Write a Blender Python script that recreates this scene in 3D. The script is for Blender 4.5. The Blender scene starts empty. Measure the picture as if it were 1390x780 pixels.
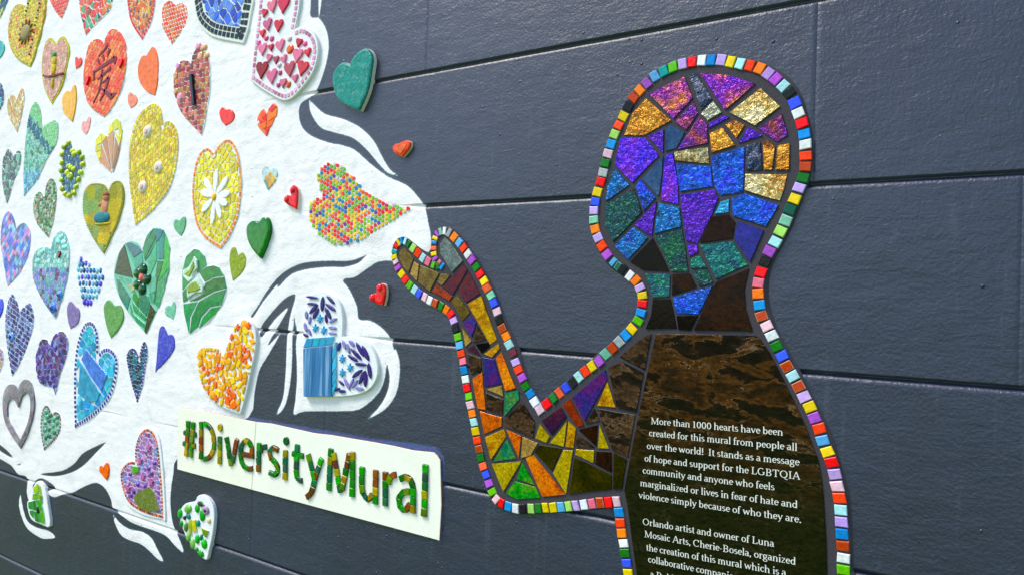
import bpy, math, random
import numpy as np
from mathutils import Vector, Matrix, Euler, noise
R = math.radians
random.seed(7)
C = bpy.context.scene.collection
scene = bpy.context.scene

# ------------------------------------------------------------------ camera
FPX, WPX, HPX = 1029.0, 1390.0, 780.0
CAMPOS = Vector((0.0, -1.69, 1.5))
YAW, PITCH, ROLL = R(34.3), 0.02, 0.036
cam_d = bpy.data.cameras.new('camera'); cam = bpy.data.objects.new('camera', cam_d); C.objects.link(cam)
cam_d.sensor_width = 36.0; cam_d.lens = FPX / WPX * 36.0
cam_d.clip_start = 0.05; cam_d.clip_end = 2000
CAMROT = (Matrix.Rotation(YAW, 3, 'Z') @ Matrix.Rotation(R(90) + PITCH, 3, 'X') @ Matrix.Rotation(ROLL, 3, 'Z'))
cam.matrix_world = Matrix.Translation(CAMPOS) @ CAMROT.to_4x4()
scene.camera = cam
scene.render.resolution_x = 1024; scene.render.resolution_y = 574

# ------------------------------------------------------------------ light
SUN_EL, SUN_AZ = R(52), R(230)      # soft overcast light from above the camera side
w = bpy.data.worlds.new('World'); scene.world = w; w.use_nodes = True
nt = w.node_tree; bg = nt.nodes['Background']
sky = nt.nodes.new('ShaderNodeTexSky'); sky.sky_type = 'NISHITA'; sky.sun_disc = False
sky.sun_elevation = SUN_EL; sky.sun_rotation = SUN_AZ; sky.air_density = 1.0; sky.dust_density = 0.3; sky.ozone_density = 1.6
nt.links.new(sky.outputs[0], bg.inputs[0]); bg.inputs[1].default_value = 0.125
sun_d = bpy.data.lights.new('sun', 'SUN'); sun_d.energy = 2.1; sun_d.angle = R(24); sun_d.color = (1.0, 0.92, 0.80)
sun = bpy.data.objects.new('sun', sun_d); C.objects.link(sun)
sd = Vector((math.sin(SUN_AZ) * math.cos(SUN_EL), math.cos(SUN_AZ) * math.cos(SUN_EL), math.sin(SUN_EL)))
sun.rotation_euler = sd.to_track_quat('Z', 'Y').to_euler(); sun.location = (3, -6, 8)
scene.view_settings.view_transform = 'Standard'; scene.view_settings.look = 'None'
scene.view_settings.exposure = 0.95; scene.view_settings.gamma = 1.0

# ------------------------------------------------------------------ measuring: photograph -> wall plane (metres)
S4, S8, S7 = 350 / 1390.0, 175 / 1390.0, 190 / 1390.0
CROP = {'A': (0, 0, S4), 'B': (0, 196, S4), 'C': (0, 392, S4), 'D': (0, 584, S4), 'E': (300, 0, S4), 'F': (300, 196, S4),
        'G': (300, 392, S4), 'H': (300, 584, S4), 'I': (780, 60, S4), 'J': (780, 256, S4), 'K': (520, 300, S4),
        'L': (600, 490, S4), 'M': (830, 440, S4), 'N': (830, 584, S4), 'O': (1040, 0, S4), 'P': (0, 98, S4), 'Q': (0, 294, S4),
        'R': (0, 490, S4), 'S': (640, 584, S4), 'T': (1040, 196, S4), 'U': (1040, 392, S4), 'V': (200, 300, S4),
        'a': (0, 0, S8), 'b': (175, 0, S8), 'c': (600, 430, S8), 'd': (230, 540, S7), 'e': (410, 590, S7),
        'f': (0, 90, S8), 'g': (0, 160, S8), 'h': (0, 280, S8), 'i': (0, 390, S8), 'X': (0, 0, 1.0)}

def wall(px, py, h=0.0):
    d = CAMROT @ Vector(((px - WPX / 2) / FPX, -(py - HPX / 2) / FPX, -1.0))
    t = (-h - CAMPOS.y) / d.y
    return (CAMPOS.x + d.x * t, CAMPOS.z + d.z * t)

def image(X, Z, h=0.0):
    v = CAMROT.transposed() @ (Vector((X, -h, Z)) - CAMPOS)
    return (WPX / 2 + FPX * v.x / -v.z, HPX / 2 - FPX * v.y / -v.z)

def mpp(X, Z):          # metres on the wall per pixel of height
    v = CAMROT.transposed() @ (Vector((X, 0, Z)) - CAMPOS)
    return -v.z / FPX

def pp(s):              # "A 1,2 3,4 / B 5,6" -> pixel points, index of '/' marks
    pts, marks, c = [], [], None
    for tok in s.split():
        if tok in CROP: c = CROP[tok]
        elif tok == '/': marks.append(len(pts))
        else:
            x, y = tok.split(','); pts.append((c[0] + float(x) * c[2], c[1] + float(y) * c[2]))
    return pts, marks

def P(s, h=0.0): return [wall(x, y, h) for x, y in pp(s)[0]]

# ------------------------------------------------------------------ colour
def lin(c):
    return tuple(((v / 255) / 12.92 if v / 255 <= 0.04045 else ((v / 255 + 0.055) / 1.055) ** 2.4) for v in c[:3])
def vary(c, a=0.12):
    k = 1 + random.uniform(-a, a)
    return tuple(max(0, min(255, v * k + random.uniform(-1, 1) * 255 * a * 0.25)) for v in c)

# ------------------------------------------------------------------ 2D geometry
def area(p):
    return 0.5 * sum(p[i - 1][0] * p[i][1] - p[i][0] * p[i - 1][1] for i in range(len(p)))
def ccw(p): return p if area(p) > 0 else p[::-1]
def cen(p):
    n = len(p); return (sum(q[0] for q in p) / n, sum(q[1] for q in p) / n)
def clean(p, e=2e-4):
    o = []
    for q in p:
        if not o or abs(q[0] - o[-1][0]) + abs(q[1] - o[-1][1]) > e: o.append(q)
    while len(o) > 1 and abs(o[0][0] - o[-1][0]) + abs(o[0][1] - o[-1][1]) <= e: o.pop()
    return o
def clip(poly, a, b, c):      # keep a*x+b*y <= c
    o = []; n = len(poly)
    for i in range(n):
        p, q = poly[i - 1], poly[i]
        dp, dq = a * p[0] + b * p[1] - c, a * q[0] + b * q[1] - c
        if (dp <= 0) != (dq <= 0):
            t = dp / (dp - dq); o.append((p[0] + (q[0] - p[0]) * t, p[1] + (q[1] - p[1]) * t))
        if dq <= 0: o.append(q)
    return o
def inset(p, d):              # p is ccw; positive d shrinks
    n = len(p); o = []
    for i in range(n):
        a, b, c = p[i - 1], p[i], p[(i + 1) % n]
        u = (b[0] - a[0], b[1] - a[1]); v = (c[0] - b[0], c[1] - b[1])
        lu = math.hypot(*u) or 1e-9; lv = math.hypot(*v) or 1e-9
        n1 = (-u[1] / lu, u[0] / lu); n2 = (-v[1] / lv, v[0] / lv)
        m = (n1[0] + n2[0], n1[1] + n2[1]); k = m[0] * n1[0] + m[1] * n1[1]
        k = max(k, 0.45); o.append((b[0] + m[0] / k * d, b[1] + m[1] / k * d))
    return o
def inside(pt, poly):
    x, y = pt; r = False; j = len(poly) - 1
    for i in range(len(poly)):
        xi, yi = poly[i]; xj, yj = poly[j]
        if (yi > y) != (yj > y) and x < (xj - xi) * (y - yi) / (yj - yi) + xi: r = not r
        j = i
    return r
def catmull(pts, n=5):
    o = []; m = len(pts)
    for i in range(m - 1):
        p0 = pts[i - 1] if i > 0 else (2 * pts[0][0] - pts[1][0], 2 * pts[0][1] - pts[1][1])
        p1, p2 = pts[i], pts[i + 1]
        p3 = pts[i + 2] if i + 2 < m else (2 * pts[-1][0] - pts[-2][0], 2 * pts[-1][1] - pts[-2][1])
        for k in range(n):
            t = k / n; t2 = t * t; t3 = t2 * t
            o.append(tuple(0.5 * (2 * p1[j] + (p2[j] - p0[j]) * t + (2 * p0[j] - 5 * p1[j] + 4 * p2[j] - p3[j]) * t2
                                  + (3 * p1[j] - p0[j] - 3 * p2[j] + p3[j]) * t3) for j in (0, 1)))
    o.append(pts[-1]); return o
def smooth_closed(pts, n=4):
    m = len(pts); ext = [pts[-2], pts[-1]] + pts + [pts[0], pts[1]]
    o = catmull(ext, n); return o[2 * n:(2 + m) * n]
def heart_curve(s, h=0.0, n=5):     # notch ... / tip ... back to the notch; two smooth halves (pixel string)
    pts, mk = pp(s); t = mk[0]
    a = catmull(pts[:t + 1], n); b = catmull(pts[t:] + [pts[0]], n)
    wa = [wall(x, y, h) for x, y in a]; wb = [wall(x, y, h) for x, y in b]
    return wa, wb
def circle(cx, cy, rx, ry, n=12, rot=0):
    return [(cx + rx * math.cos(t) * math.cos(rot) - ry * math.sin(t) * math.sin(rot),
             cy + rx * math.cos(t) * math.sin(rot) + ry * math.sin(t) * math.cos(rot)) for t in [2 * math.pi * i / n for i in range(n)]]
HEART2D = [(0, .45), (-.18, .72), (-.45, .72), (-.62, .42), (-.5, .02), (-.2, -.4), (0, -.75), (.22, -.38), (.5, .02), (.62, .42), (.45, .72), (.18, .72)]
def mini(cx, cy, s, rot=0, sx=1.0):
    c, q = math.cos(rot), math.sin(rot)
    return [(cx + s * (x * sx * c - y * q), cy + s * (x * sx * q + y * c)) for x, y in HEART2D]

# ------------------------------------------------------------------ mesh building
class MB:
    def __init__(s): s.v, s.f, s.c = [], [], []
    def face(s, idx, col): s.f.append(idx); s.c.append(col)
    def prism(s, poly, h0, h1, tint, side=None, bev=0.0012, rim=None, tilt=0.0):
        poly = ccw(clean(poly))
        if len(poly) < 3: return
        A = abs(area(poly)); bev = min(bev, 0.13 * math.sqrt(A), (h1 - h0) * 0.7)
        side = side or tint; rim = rim or side; n = len(poly); b = len(s.v)
        top = inset(poly, bev)
        cx, cz = cen(poly); tx, tz = (random.gauss(0, tilt), random.gauss(0, tilt)) if tilt else (0, 0)
        f = lambda x, z: (x - cx) * tx + (z - cz) * tz
        s.v += [(x, -h0, z) for x, z in poly] + [(x, -(h1 - bev * 0.8) + f(x, z), z) for x, z in poly] + [(x, -h1 + f(x, z), z) for x, z in top]
        for i in range(n):
            j = (i + 1) % n
            s.face((b + i, b + j, b + n + j, b + n + i), side)
            s.face((b + n + i, b + n + j, b + 2 * n + j, b + 2 * n + i), rim)
        s.face(tuple(b + 2 * n + i for i in range(n)), tint)
    def dome(s, cx, cy, rx, ry, h0, h1, tint, rot=0, n=10, rim=None):
        b = len(s.v); H = h1 - h0
        for k, q in ((1.0, 0.0), (0.97, .35), (.8, .72), (.45, .94)):
            s.v += [(x, -(h0 + H * q), z) for x, z in circle(cx, cy, rx * k, ry * k, n, rot)]
        s.v.append((cx, -h1, cy))
        for r_ in range(3):
            for i in range(n):
                j = (i + 1) % n
                s.face((b + r_ * n + i, b + r_ * n + j, b + (r_ + 1) * n + j, b + (r_ + 1) * n + i), (rim or tint) if r_ < 1 else tint)
        for i in range(n): s.face((b + 3 * n + i, b + 3 * n + (i + 1) % n, b + 4 * n), tint)
    def pillow(s, poly, h0, h1, tint, side=None, edge=0.006):     # rounded-edge slab
        poly = ccw(clean(poly)); n = len(poly); b = len(s.v); side = side or tint
        H = h1 - h0; edge = min(edge, 0.2 * math.sqrt(abs(area(poly))))
        rings = [(poly, 0.0), (poly, .55), (inset(poly, edge * .3), .85), (inset(poly, edge), 1.0)]
        for pl, q in rings: s.v += [(x, -(h0 + H * q), z) for x, z in pl]
        for r_ in range(3):
            for i in range(n):
                j = (i + 1) % n
                s.face((b + r_ * n + i, b + r_ * n + j, b + (r_ + 1) * n + j, b + (r_ + 1) * n + i), side if r_ == 0 else tint)
        s.face(tuple(b + 3 * n + i for i in range(n)), tint)
    def ribbon(s, pts, ws, h, tint, thick=0.0):
        n = len(pts); L, Rr = [], []
        for i in range(n):
            a = pts[max(0, i - 1)]; c = pts[min(n - 1, i + 1)]
            d = (c[0] - a[0], c[1] - a[1]); l = math.hypot(*d) or 1e-9
            nx, ny = -d[1] / l, d[0] / l; w_ = ws[i] / 2
            L.append((pts[i][0] + nx * w_, pts[i][1] + ny * w_)); Rr.append((pts[i][0] - nx * w_, pts[i][1] - ny * w_))
        if thick: s.prism(Rr + L[::-1], h - thick, h, tint, bev=0.0006); return
        b = len(s.v)
        s.v += [(x, -h, z) for x, z in L] + [(x, -h, z) for x, z in Rr]
        for i in range(n - 1): s.face((b + n + i, b + n + i + 1, b + i + 1, b + i), tint)
    def build(s, name, mat, parent=None, loc=None, smooth=False):
        if not s.f: return None
        loc = Vector(loc if loc is not None else (0, 0, 0))
        me = bpy.data.meshes.new(name)
        me.from_pydata([(x - loc.x, y - loc.y, z - loc.z) for x, y, z in s.v], [], s.f)
        at = me.color_attributes.new('tint', 'FLOAT_COLOR', 'CORNER')
        arr = np.ones((len(me.loops), 4), dtype=np.float32); k = 0; cache = {}
        for f, c in zip(s.f, s.c):
            t = cache.get(c)
            if t is None:
                y = .3 * c[0] + .55 * c[1] + .15 * c[2]; kk = .93 if max(c) - min(c) > 60 else 1.0; t = cache[c] = lin([max(0, min(255, (y + (v - y) * 1.45) * kk)) for v in c])
            arr[k:k + len(f), :3] = t; k += len(f)
        at.data.foreach_set('color', arr.ravel())
        me.materials.append(mat)
        if smooth: me.polygons.foreach_set('use_smooth', [True] * len(me.polygons))
        o = bpy.data.objects.new(name, me); C.objects.link(o)
        if parent is not None: o.parent = parent
        return o

LOCS = {}
def thing(name, label, cat, X, Z, h=0.0, group=None):
    o = bpy.data.objects.new(name, None); C.objects.link(o); o.empty_display_size = 0.02
    o.location = (X, -h, Z); o['label'] = label; o['category'] = cat
    if group: o['group'] = group
    LOCS[o.name] = Vector((X, -h, Z)); return o
def part(mb, name, mat, root, sub=None, smooth=False, kind=None):   # vertices are given in wall coordinates
    o = mb.build(name, mat, sub or root, LOCS[root.name], smooth)
    if o is not None and kind: o['kind'] = kind
    return o

# ------------------------------------------------------------------ materials
def new_mat(name):
    m = bpy.data.materials.new(name); m.use_nodes = True
    return m, m.node_tree, m.node_tree.nodes['Principled BSDF']
def nd(nt, typ, **kw):
    n = nt.nodes.new(typ)
    for k, v in kw.items():
        if k.startswith('i_'): n.inputs[int(k[2:]) if k[2:].isdigit() else k[2:]].default_value = v
        else: setattr(n, k, v)
    return n
def noise_n(nt, scale, detail=4, rough=.55, vec=None, dist=0):
    n = nd(nt, 'ShaderNodeTexNoise'); n.inputs['Scale'].default_value = scale; n.inputs['Detail'].default_value = detail
    n.inputs['Roughness'].default_value = rough; n.inputs['Distortion'].default_value = dist
    if vec: nt.links.new(vec, n.inputs['Vector'])
    return n
def geo(nt, scale=(1, 1, 1)):
    g = nd(nt, 'ShaderNodeNewGeometry'); mp = nd(nt, 'ShaderNodeMapping'); mp.inputs['Scale'].default_value = scale
    nt.links.new(g.outputs['Position'], mp.inputs['Vector']); return mp.outputs[0]
def mixc(nt, fac, a, b, mode='MIX'):
    m = nd(nt, 'ShaderNodeMix', data_type='RGBA', blend_type=mode)
    for s, i in ((fac, 0), (a, 6), (b, 7)):
        if isinstance(s, (int, float)): m.inputs[i].default_value = s
        elif isinstance(s, tuple): m.inputs[i].default_value = (*s[:3], 1)
        else: nt.links.new(s, m.inputs[i])
    return m.outputs[2]
def ramp(nt, fac, stops, interp='LINEAR'):
    r = nd(nt, 'ShaderNodeValToRGB'); r.color_ramp.interpolation = interp
    e = r.color_ramp.elements
    while len(e) < len(stops): e.new(0.5)
    for k, (p, c) in enumerate(stops):
        e[k].position = p; e[k].color = (*c[:3], 1) if isinstance(c, tuple) else (c, c, c, 1)
    nt.links.new(fac, r.inputs[0]); return r.outputs[0]
def mathn(nt, op, a, b=0.0, clampv=False):
    m = nd(nt, 'ShaderNodeMath', operation=op, use_clamp=clampv)
    for s, i in ((a, 0), (b, 1)):
        if isinstance(s, (int, float)): m.inputs[i].default_value = s
        else: nt.links.new(s, m.inputs[i])
    return m.outputs[0]
def bump(nt, bs, height, dist, strength=1.0, prev=None):
    b = nd(nt, 'ShaderNodeBump'); b.inputs['Distance'].default_value = dist; b.inputs['Strength'].default_value = strength
    nt.links.new(height, b.inputs['Height'])
    if prev: nt.links.new(prev, b.inputs['Normal'])
    if bs: nt.links.new(b.outputs[0], bs.inputs['Normal'])
    return b.outputs[0]
def tintmat(name, rough, nscale, namp, bscale, bdist, mottle=0, coat=0, metal=0):
    m, t, bs = new_mat(name); a = nd(t, 'ShaderNodeAttribute', attribute_name='tint'); g = geo(t)
    n = noise_n(t, nscale, 3, .6, g)
    k = ramp(t, n.outputs[0], [(.3, 1 - namp), (.7, 1 + namp)])
    c = mixc(t, 1.0, a.outputs[0], k, 'MULTIPLY')
    if mottle:
        n2 = noise_n(t, mottle, 5, .7, g, .6)
        c = mixc(t, ramp(t, n2.outputs[0], [(.52, 0.0), (.72, .45)]), c, mixc(t, .45, a.outputs[0], (.9, .9, .85)))
    t.links.new(c, bs.inputs['Base Color']); bs.inputs['Roughness'].default_value = rough
    bs.inputs['Metallic'].default_value = metal; bs.inputs['Specular IOR Level'].default_value = .24
    if coat: bs.inputs['Coat Weight'].default_value = coat; bs.inputs['Coat Roughness'].default_value = .06
    n3 = noise_n(t, bscale, 3, .6, g); bump(t, bs, n3.outputs[0], bdist)
    return m
GLAZE = tintmat('glazed_ceramic', .27, 90, .14, 140, .0012)
GLOSS = tintmat('glass_glaze', .08, 45, .34, 90, .0012, coat=.2)
CERAM = tintmat('mottled_ceramic', .3, 60, .2, 120, .0025, mottle=70)
CLAY = tintmat('painted_clay', .5, 160, .3, 190, .006)
GROUT = tintmat('white_grout', .8, 120, .05, 260, .0015)
DGROUT = tintmat('dark_grout', .75, 300, .18, 500, .0015)
MATTE = tintmat('sign_board', .45, 8, .03, 60, .0006)

def sat(c, k=1.35):
    y = .3 * c[0] + .55 * c[1] + .15 * c[2]; return [max(0, min(255, y + (v - y) * k)) for v in c]
def iridescent(name, cols, scale=14, stretch=(1, 1, 1), rough=.17, bdist=.0065, bscale=85, metal=.55):
    m, t, bs = new_mat(name); g = geo(t, stretch); g1 = geo(t)
    n = noise_n(t, scale, 5, .62, g, .4); k = len(cols)
    c = ramp(t, n.outputs[0], [(.36 + .28 * i / max(1, k - 1), lin(sat(x))) for i, x in enumerate(cols)])
    f = noise_n(t, 170, 4, .7, g1)
    c = mixc(t, 1.0, c, ramp(t, f.outputs[0], [(.3, .3), (.7, 1.25)]), 'MULTIPLY')
    t.links.new(c, bs.inputs['Base Color']); bs.inputs['Metallic'].default_value = metal; bs.inputs['Roughness'].default_value = rough
    bs.inputs['Coat Weight'].default_value = .12 if metal > .25 else 0.0; bs.inputs['Coat Roughness'].default_value = .05; bs.inputs['Specular IOR Level'].default_value = .35 if metal > .25 else (.08 if metal < .15 else .2)
    v = noise_n(t, bscale, 4, .6, g1, .5); bump(t, bs, v.outputs[0], bdist)
    return m
IR = {
 'pg': iridescent('purple_gold_glass', [(90, 28, 165), (125, 45, 120), (200, 125, 35)], 11),
 'pb': iridescent('violet_blue_glass', [(45, 30, 175), (88, 38, 185), (125, 45, 170)], 16),
 'pr': iridescent('purple_brown_glass', [(80, 25, 150), (105, 40, 105), (135, 68, 40)], 15),
 'go': iridescent('gold_glass', [(110, 65, 20), (190, 135, 35), (215, 165, 80)], 26),
 'gp': iridescent('pale_gold_glass', [(170, 120, 40), (205, 185, 130), (225, 210, 175)], 20),
 'si': iridescent('silver_glass', [(150, 150, 130), (185, 185, 170)], 30),
 'sg': iridescent('silver_gold_glass', [(120, 100, 40), (185, 180, 150)], 60),
 'sl': iridescent('slate_glass', [(35, 60, 88), (60, 85, 110)], 30, bdist=.0008),
 'ds': iridescent('dark_slate_glass', [(18, 22, 34), (40, 55, 80), (110, 110, 125)], 36),
 'bl': iridescent('blue_glass', [(4, 45, 105), (12, 92, 185), (50, 50, 190)], 18),
 'vi': iridescent('violet_glass', [(50, 25, 140), (90, 30, 160)], 22),
 'bt': iridescent('teal_blue_glass', [(5, 50, 80), (12, 110, 165), (25, 60, 140)], 18),
 'cy': iridescent('sky_glass', [(50, 140, 190), (90, 180, 225)], 30),
 'dg': iridescent('dark_green_glass', [(2, 34, 42), (5, 66, 70), (8, 84, 60)], 16, metal=.5),
 'te': iridescent('teal_glass', [(5, 62, 80), (10, 100, 104), (20, 120, 80)], 26, metal=.5),
 'bk': iridescent('black_glass', [(6, 6, 8), (20, 16, 14)], 14, rough=.07, bdist=.0002, metal=0),
 'bb': iridescent('brown_black_glass', [(8, 6, 5), (42, 22, 10), (22, 12, 8)], 18, rough=.07, bdist=.0003, metal=0),
 'db': iridescent('navy_glass', [(12, 20, 85), (40, 36, 120)], 18, metal=.5, bdist=.0008),
 'dp': iridescent('plum_glass', [(45, 20, 60), (72, 26, 50), (90, 30, 25)], 12, metal=.25, bdist=.0007),
 'rb': iridescent('red_brown_glass', [(95, 36, 6), (155, 60, 12)], 20, metal=.25, bdist=.0007),
 'ol': iridescent('olive_glass', [(90, 75, 35), (125, 108, 60)], 30, metal=.2, bdist=.0007),
 'dk': iridescent('dark_olive_glass', [(30, 32, 6), (62, 55, 12)], 9, metal=.1, rough=.1, bdist=.0004),
 'gy': iridescent('yellow_gold_glass', [(160, 112, 10), (200, 155, 20), (215, 178, 50)], 22, metal=.2, bdist=.0007),
 'or': iridescent('orange_gold_glass', [(150, 70, 5), (215, 118, 10), (232, 150, 20)], 18, metal=.2, bdist=.0007),
 'ta': iridescent('tan_glass', [(150, 125, 75), (185, 155, 95)], 26, metal=.15, bdist=.0007),
 'yl': iridescent('yellow_glass', [(165, 145, 20), (195, 175, 45)], 22, metal=.15, bdist=.0007),
 'gb': iridescent('grey_blue_glass', [(95, 108, 110), (125, 135, 130)], 20, metal=.1, bdist=.0008),
 'gr': iridescent('green_glass', [(15, 115, 30), (40, 150, 45), (110, 150, 50)], 26, metal=.1, bdist=.0007),
 'tg': iridescent('teal_green_glass', [(15, 95, 85), (45, 130, 90), (90, 130, 70)], 26, metal=.1, bdist=.0007),
 'bp': iridescent('blue_purple_glass', [(25, 60, 110), (60, 40, 120), (110, 30, 90)], 9, metal=.25, bdist=.0007),
}
def mottled_brown(name, cols, green=0.0):
    m, t, bs = new_mat(name); g = geo(t, (1, 1, 2.3)); g1 = geo(t)
    n = noise_n(t, 10, 8, .64, g, .5)
    fac = n.outputs[0]
    c = ramp(t, fac, [(.3, lin(cols[0])), (.46, lin(cols[1])), (.49, lin(cols[2])), (.6, lin(cols[3]))])
    n2 = noise_n(t, 70, 5, .7, g, .3)
    c = mixc(t, 1.0, c, ramp(t, n2.outputs[0], [(.35, .4), (.65, 1.6)]), 'MULTIPLY')
    # thin pale veins along the borders of the blotches, only in places
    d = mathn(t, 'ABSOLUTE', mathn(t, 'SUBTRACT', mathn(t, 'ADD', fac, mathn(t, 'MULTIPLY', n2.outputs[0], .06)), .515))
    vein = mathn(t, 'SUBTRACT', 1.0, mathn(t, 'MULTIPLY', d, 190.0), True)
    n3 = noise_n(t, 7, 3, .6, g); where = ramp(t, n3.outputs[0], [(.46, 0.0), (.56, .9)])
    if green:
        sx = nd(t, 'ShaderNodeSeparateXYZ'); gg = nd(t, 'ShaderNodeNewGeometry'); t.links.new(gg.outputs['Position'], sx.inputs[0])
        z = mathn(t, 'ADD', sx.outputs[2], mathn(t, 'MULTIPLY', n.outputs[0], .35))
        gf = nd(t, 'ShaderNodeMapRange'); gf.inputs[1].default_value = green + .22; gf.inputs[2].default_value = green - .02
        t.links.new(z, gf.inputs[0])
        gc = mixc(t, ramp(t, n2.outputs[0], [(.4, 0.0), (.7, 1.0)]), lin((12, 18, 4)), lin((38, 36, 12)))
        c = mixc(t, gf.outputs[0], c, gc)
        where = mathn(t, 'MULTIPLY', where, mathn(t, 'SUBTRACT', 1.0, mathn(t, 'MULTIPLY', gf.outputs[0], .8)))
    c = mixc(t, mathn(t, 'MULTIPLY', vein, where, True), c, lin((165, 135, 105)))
    t.links.new(c, bs.inputs['Base Color']); bs.inputs['Roughness'].default_value = .08; bs.inputs['Specular IOR Level'].default_value = .16
    v = noise_n(t, 12, 2, .5, g1); bump(t, bs, v.outputs[0], .003)
    return m
IR['mb'] = mottled_brown('mottled_brown_glass', [(10, 8, 7), (34, 24, 16), (75, 52, 34), (46, 32, 20)])
PANEL = mottled_brown('dark_glass_painted_reflection', [(9, 8, 7), (24, 16, 9), (72, 44, 14), (34, 22, 10)], 1.26)  # reflected surroundings painted into the glass colour: brown blotches, pale veins, green below
# ------------------------------------------------------------------ painted shapes on the wall (white plaster clouds), as outlines on the wall plane
WHITE = [
 "E 485,-500 485,-20 483,90 530,100 570,170 580,260 560,370 515,490 480,525 430,560 420,620 440,690 500,740 600,775 "
 "F 640,2 720,30 800,100 900,175 1000,220 1060,280 1100,340 1120,430 1133,500 1122,580 1020,640 925,628 850,632 790,668 720,715 655,728 "
 "V 1090,370 1130,460 1140,528 1200,535 1260,570 1310,630 1330,700 G 935,310 960,380 962,470 940,570 880,650 790,698 "
 "835,655 875,600 900,540 908,470 888,385 885,460 860,540 810,600 740,648 650,657 450,658 395,676 402,600 410,500 410,400 405,300 411,240 398,150 392,200 386,240 "
 "385,350 380,450 365,560 340,640 300,676 335,590 348,480 352,400 358,260 365,200 378,130 402,30 340,55 270,130 215,205 "
 "212,262 235,240 290,165 365,97 330,165 290,230 248,308 275,285 320,240 260,345 205,440 180,560 148,690 "
 "D 1100,60 955,150 935,230 922,320 920,400 930,490 950,545 970,590 992,658 945,620 900,570 840,540 750,510 700,488 640,445 605,410 "
 "600,375 570,315 530,283 490,285 430,312 395,332 340,342 290,358 255,328 300,305 235,258 200,262 180,285 174,330 168,372 155,378 145,330 147,250 "
 "100,235 75,205 0,150 -500,-100 A -900,-300 E -1500,-1400",
 "E 475,538 500,562 560,615 650,640 730,675 790,722 835,778 F 870,70 910,135 955,170 900,155 850,105 800,45 755,0 E 700,740 600,712 540,690 500,640 480,595",
 "D 110,335 104,400 120,470 150,530 210,572 240,582 298,575 265,540 200,522 150,490 128,430 117,370",
 "D 608,445 620,500 650,560 700,590 760,610 810,650 850,690 882,702 850,640 820,580 770,545 700,530 650,500 625,470",
 "E 526,-15 543,-15 538,40 529,88 526,40",
]
DARK = [
 "F 790,593 740,640 660,662 600,660 480,670 380,700 310,770 V 700,340 620,440 572,515 558,512 600,450 650,370 720,290 800,240 880,220 980,215 1080,215 1130,205",
 "R 580,430 500,465 440,500 400,550 330,590 215,605 290,618 380,600 450,560 520,490",
 "R -10,440 40,480 75,520 30,500 -10,470", "R 85,556 122,546 105,560",
]
SPRAY = "d 740,175 850,205 e 300,-28 700,40 1000,75 1330,125 1400,210 1405,300 H 1198,400 1190,590 1170,590 e 1340,230 1000,190 600,120 200,40 d 800,240"

def sdf(poly, pts):          # signed distance, positive inside
    x, z = pts[:, 0], pts[:, 1]; d = np.full(len(x), 1e9); ins = np.zeros(len(x), bool)
    n = len(poly)
    for i in range(n):
        x0, z0 = poly[i - 1]; x1, z1 = poly[i]; ex, ez = x1 - x0, z1 - z0; L = ex * ex + ez * ez
        if L < 1e-12: continue
        t = np.clip(((x - x0) * ex + (z - z0) * ez) / L, 0, 1)
        d = np.minimum(d, (x - x0 - t * ex) ** 2 + (z - z0 - t * ez) ** 2)
        c = (z0 > z) != (z1 > z)
        if abs(ez) > 1e-12: ins ^= c & (x < (z - z0) * ex / ez + x0)
    return np.where(ins, 1, -1) * np.sqrt(d)
def closed(s):
    pts = pp(s)[0]
    return [wall(max(x, -700), y) for x, y in catmull(pts + [pts[0]], 3)[:-1]]
WP = [closed(s) for s in WHITE]; DP = [closed(s) for s in DARK]; SP = P(SPRAY)

# ------------------------------------------------------------------ ground behind the camera
def ground():
    mb = MB(); b = 0; N = 24; E = 150.0
    xs = [-E + 2 * E * i / N for i in range(N + 1)]
    for z_ in xs:
        for x_ in xs: mb.v.append((x_, z_, -.3))
    for j in range(N):
        for i in range(N):
            a = j * (N + 1) + i; mb.face((a, a + 1, a + N + 2, a + N + 1), (90, 100, 50))
    m, t, bs = new_mat('grass_ground'); g = geo(t)
    n = noise_n(t, 1.5, 6, .7, g)
    t.links.new(ramp(t, n.outputs[0], [(.3, lin((62, 92, 22))), (.7, lin((118, 138, 48)))]), bs.inputs['Base Color']); bs.inputs['Roughness'].default_value = .95
    o = mb.build('ground', m); o['kind'] = 'structure'
ground()

# ------------------------------------------------------------------ the wall: courses of painted panels with bevelled joints
def z_at(y, x=600.0): return wall(x, y)[1]
seamZ = [z_at(-91), z_at(93.5), z_at(277.8), z_at(466.2), z_at(655.5), z_at(845)]     # top to bottom
seamZ = seamZ + [seamZ[-1] - .4, seamZ[-1] - .8, seamZ[-1] - 1.0]
seamZ = [seamZ[0] + 1.2, seamZ[0] + .8, seamZ[0] + .4] + seamZ
seamX = {3: wall(579, 60)[0], 4: wall(1108, 90)[0], 5: wall(1385, 400)[0], 6: wall(441, 567)[0], 7: wall(340, 740)[0]}
XL, XR = wall(-60, 400)[0], wall(1450, 400)[0]; ZT, ZB = 2.9, 0.0
FARL, FARR = -11.0, 5.0

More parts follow.
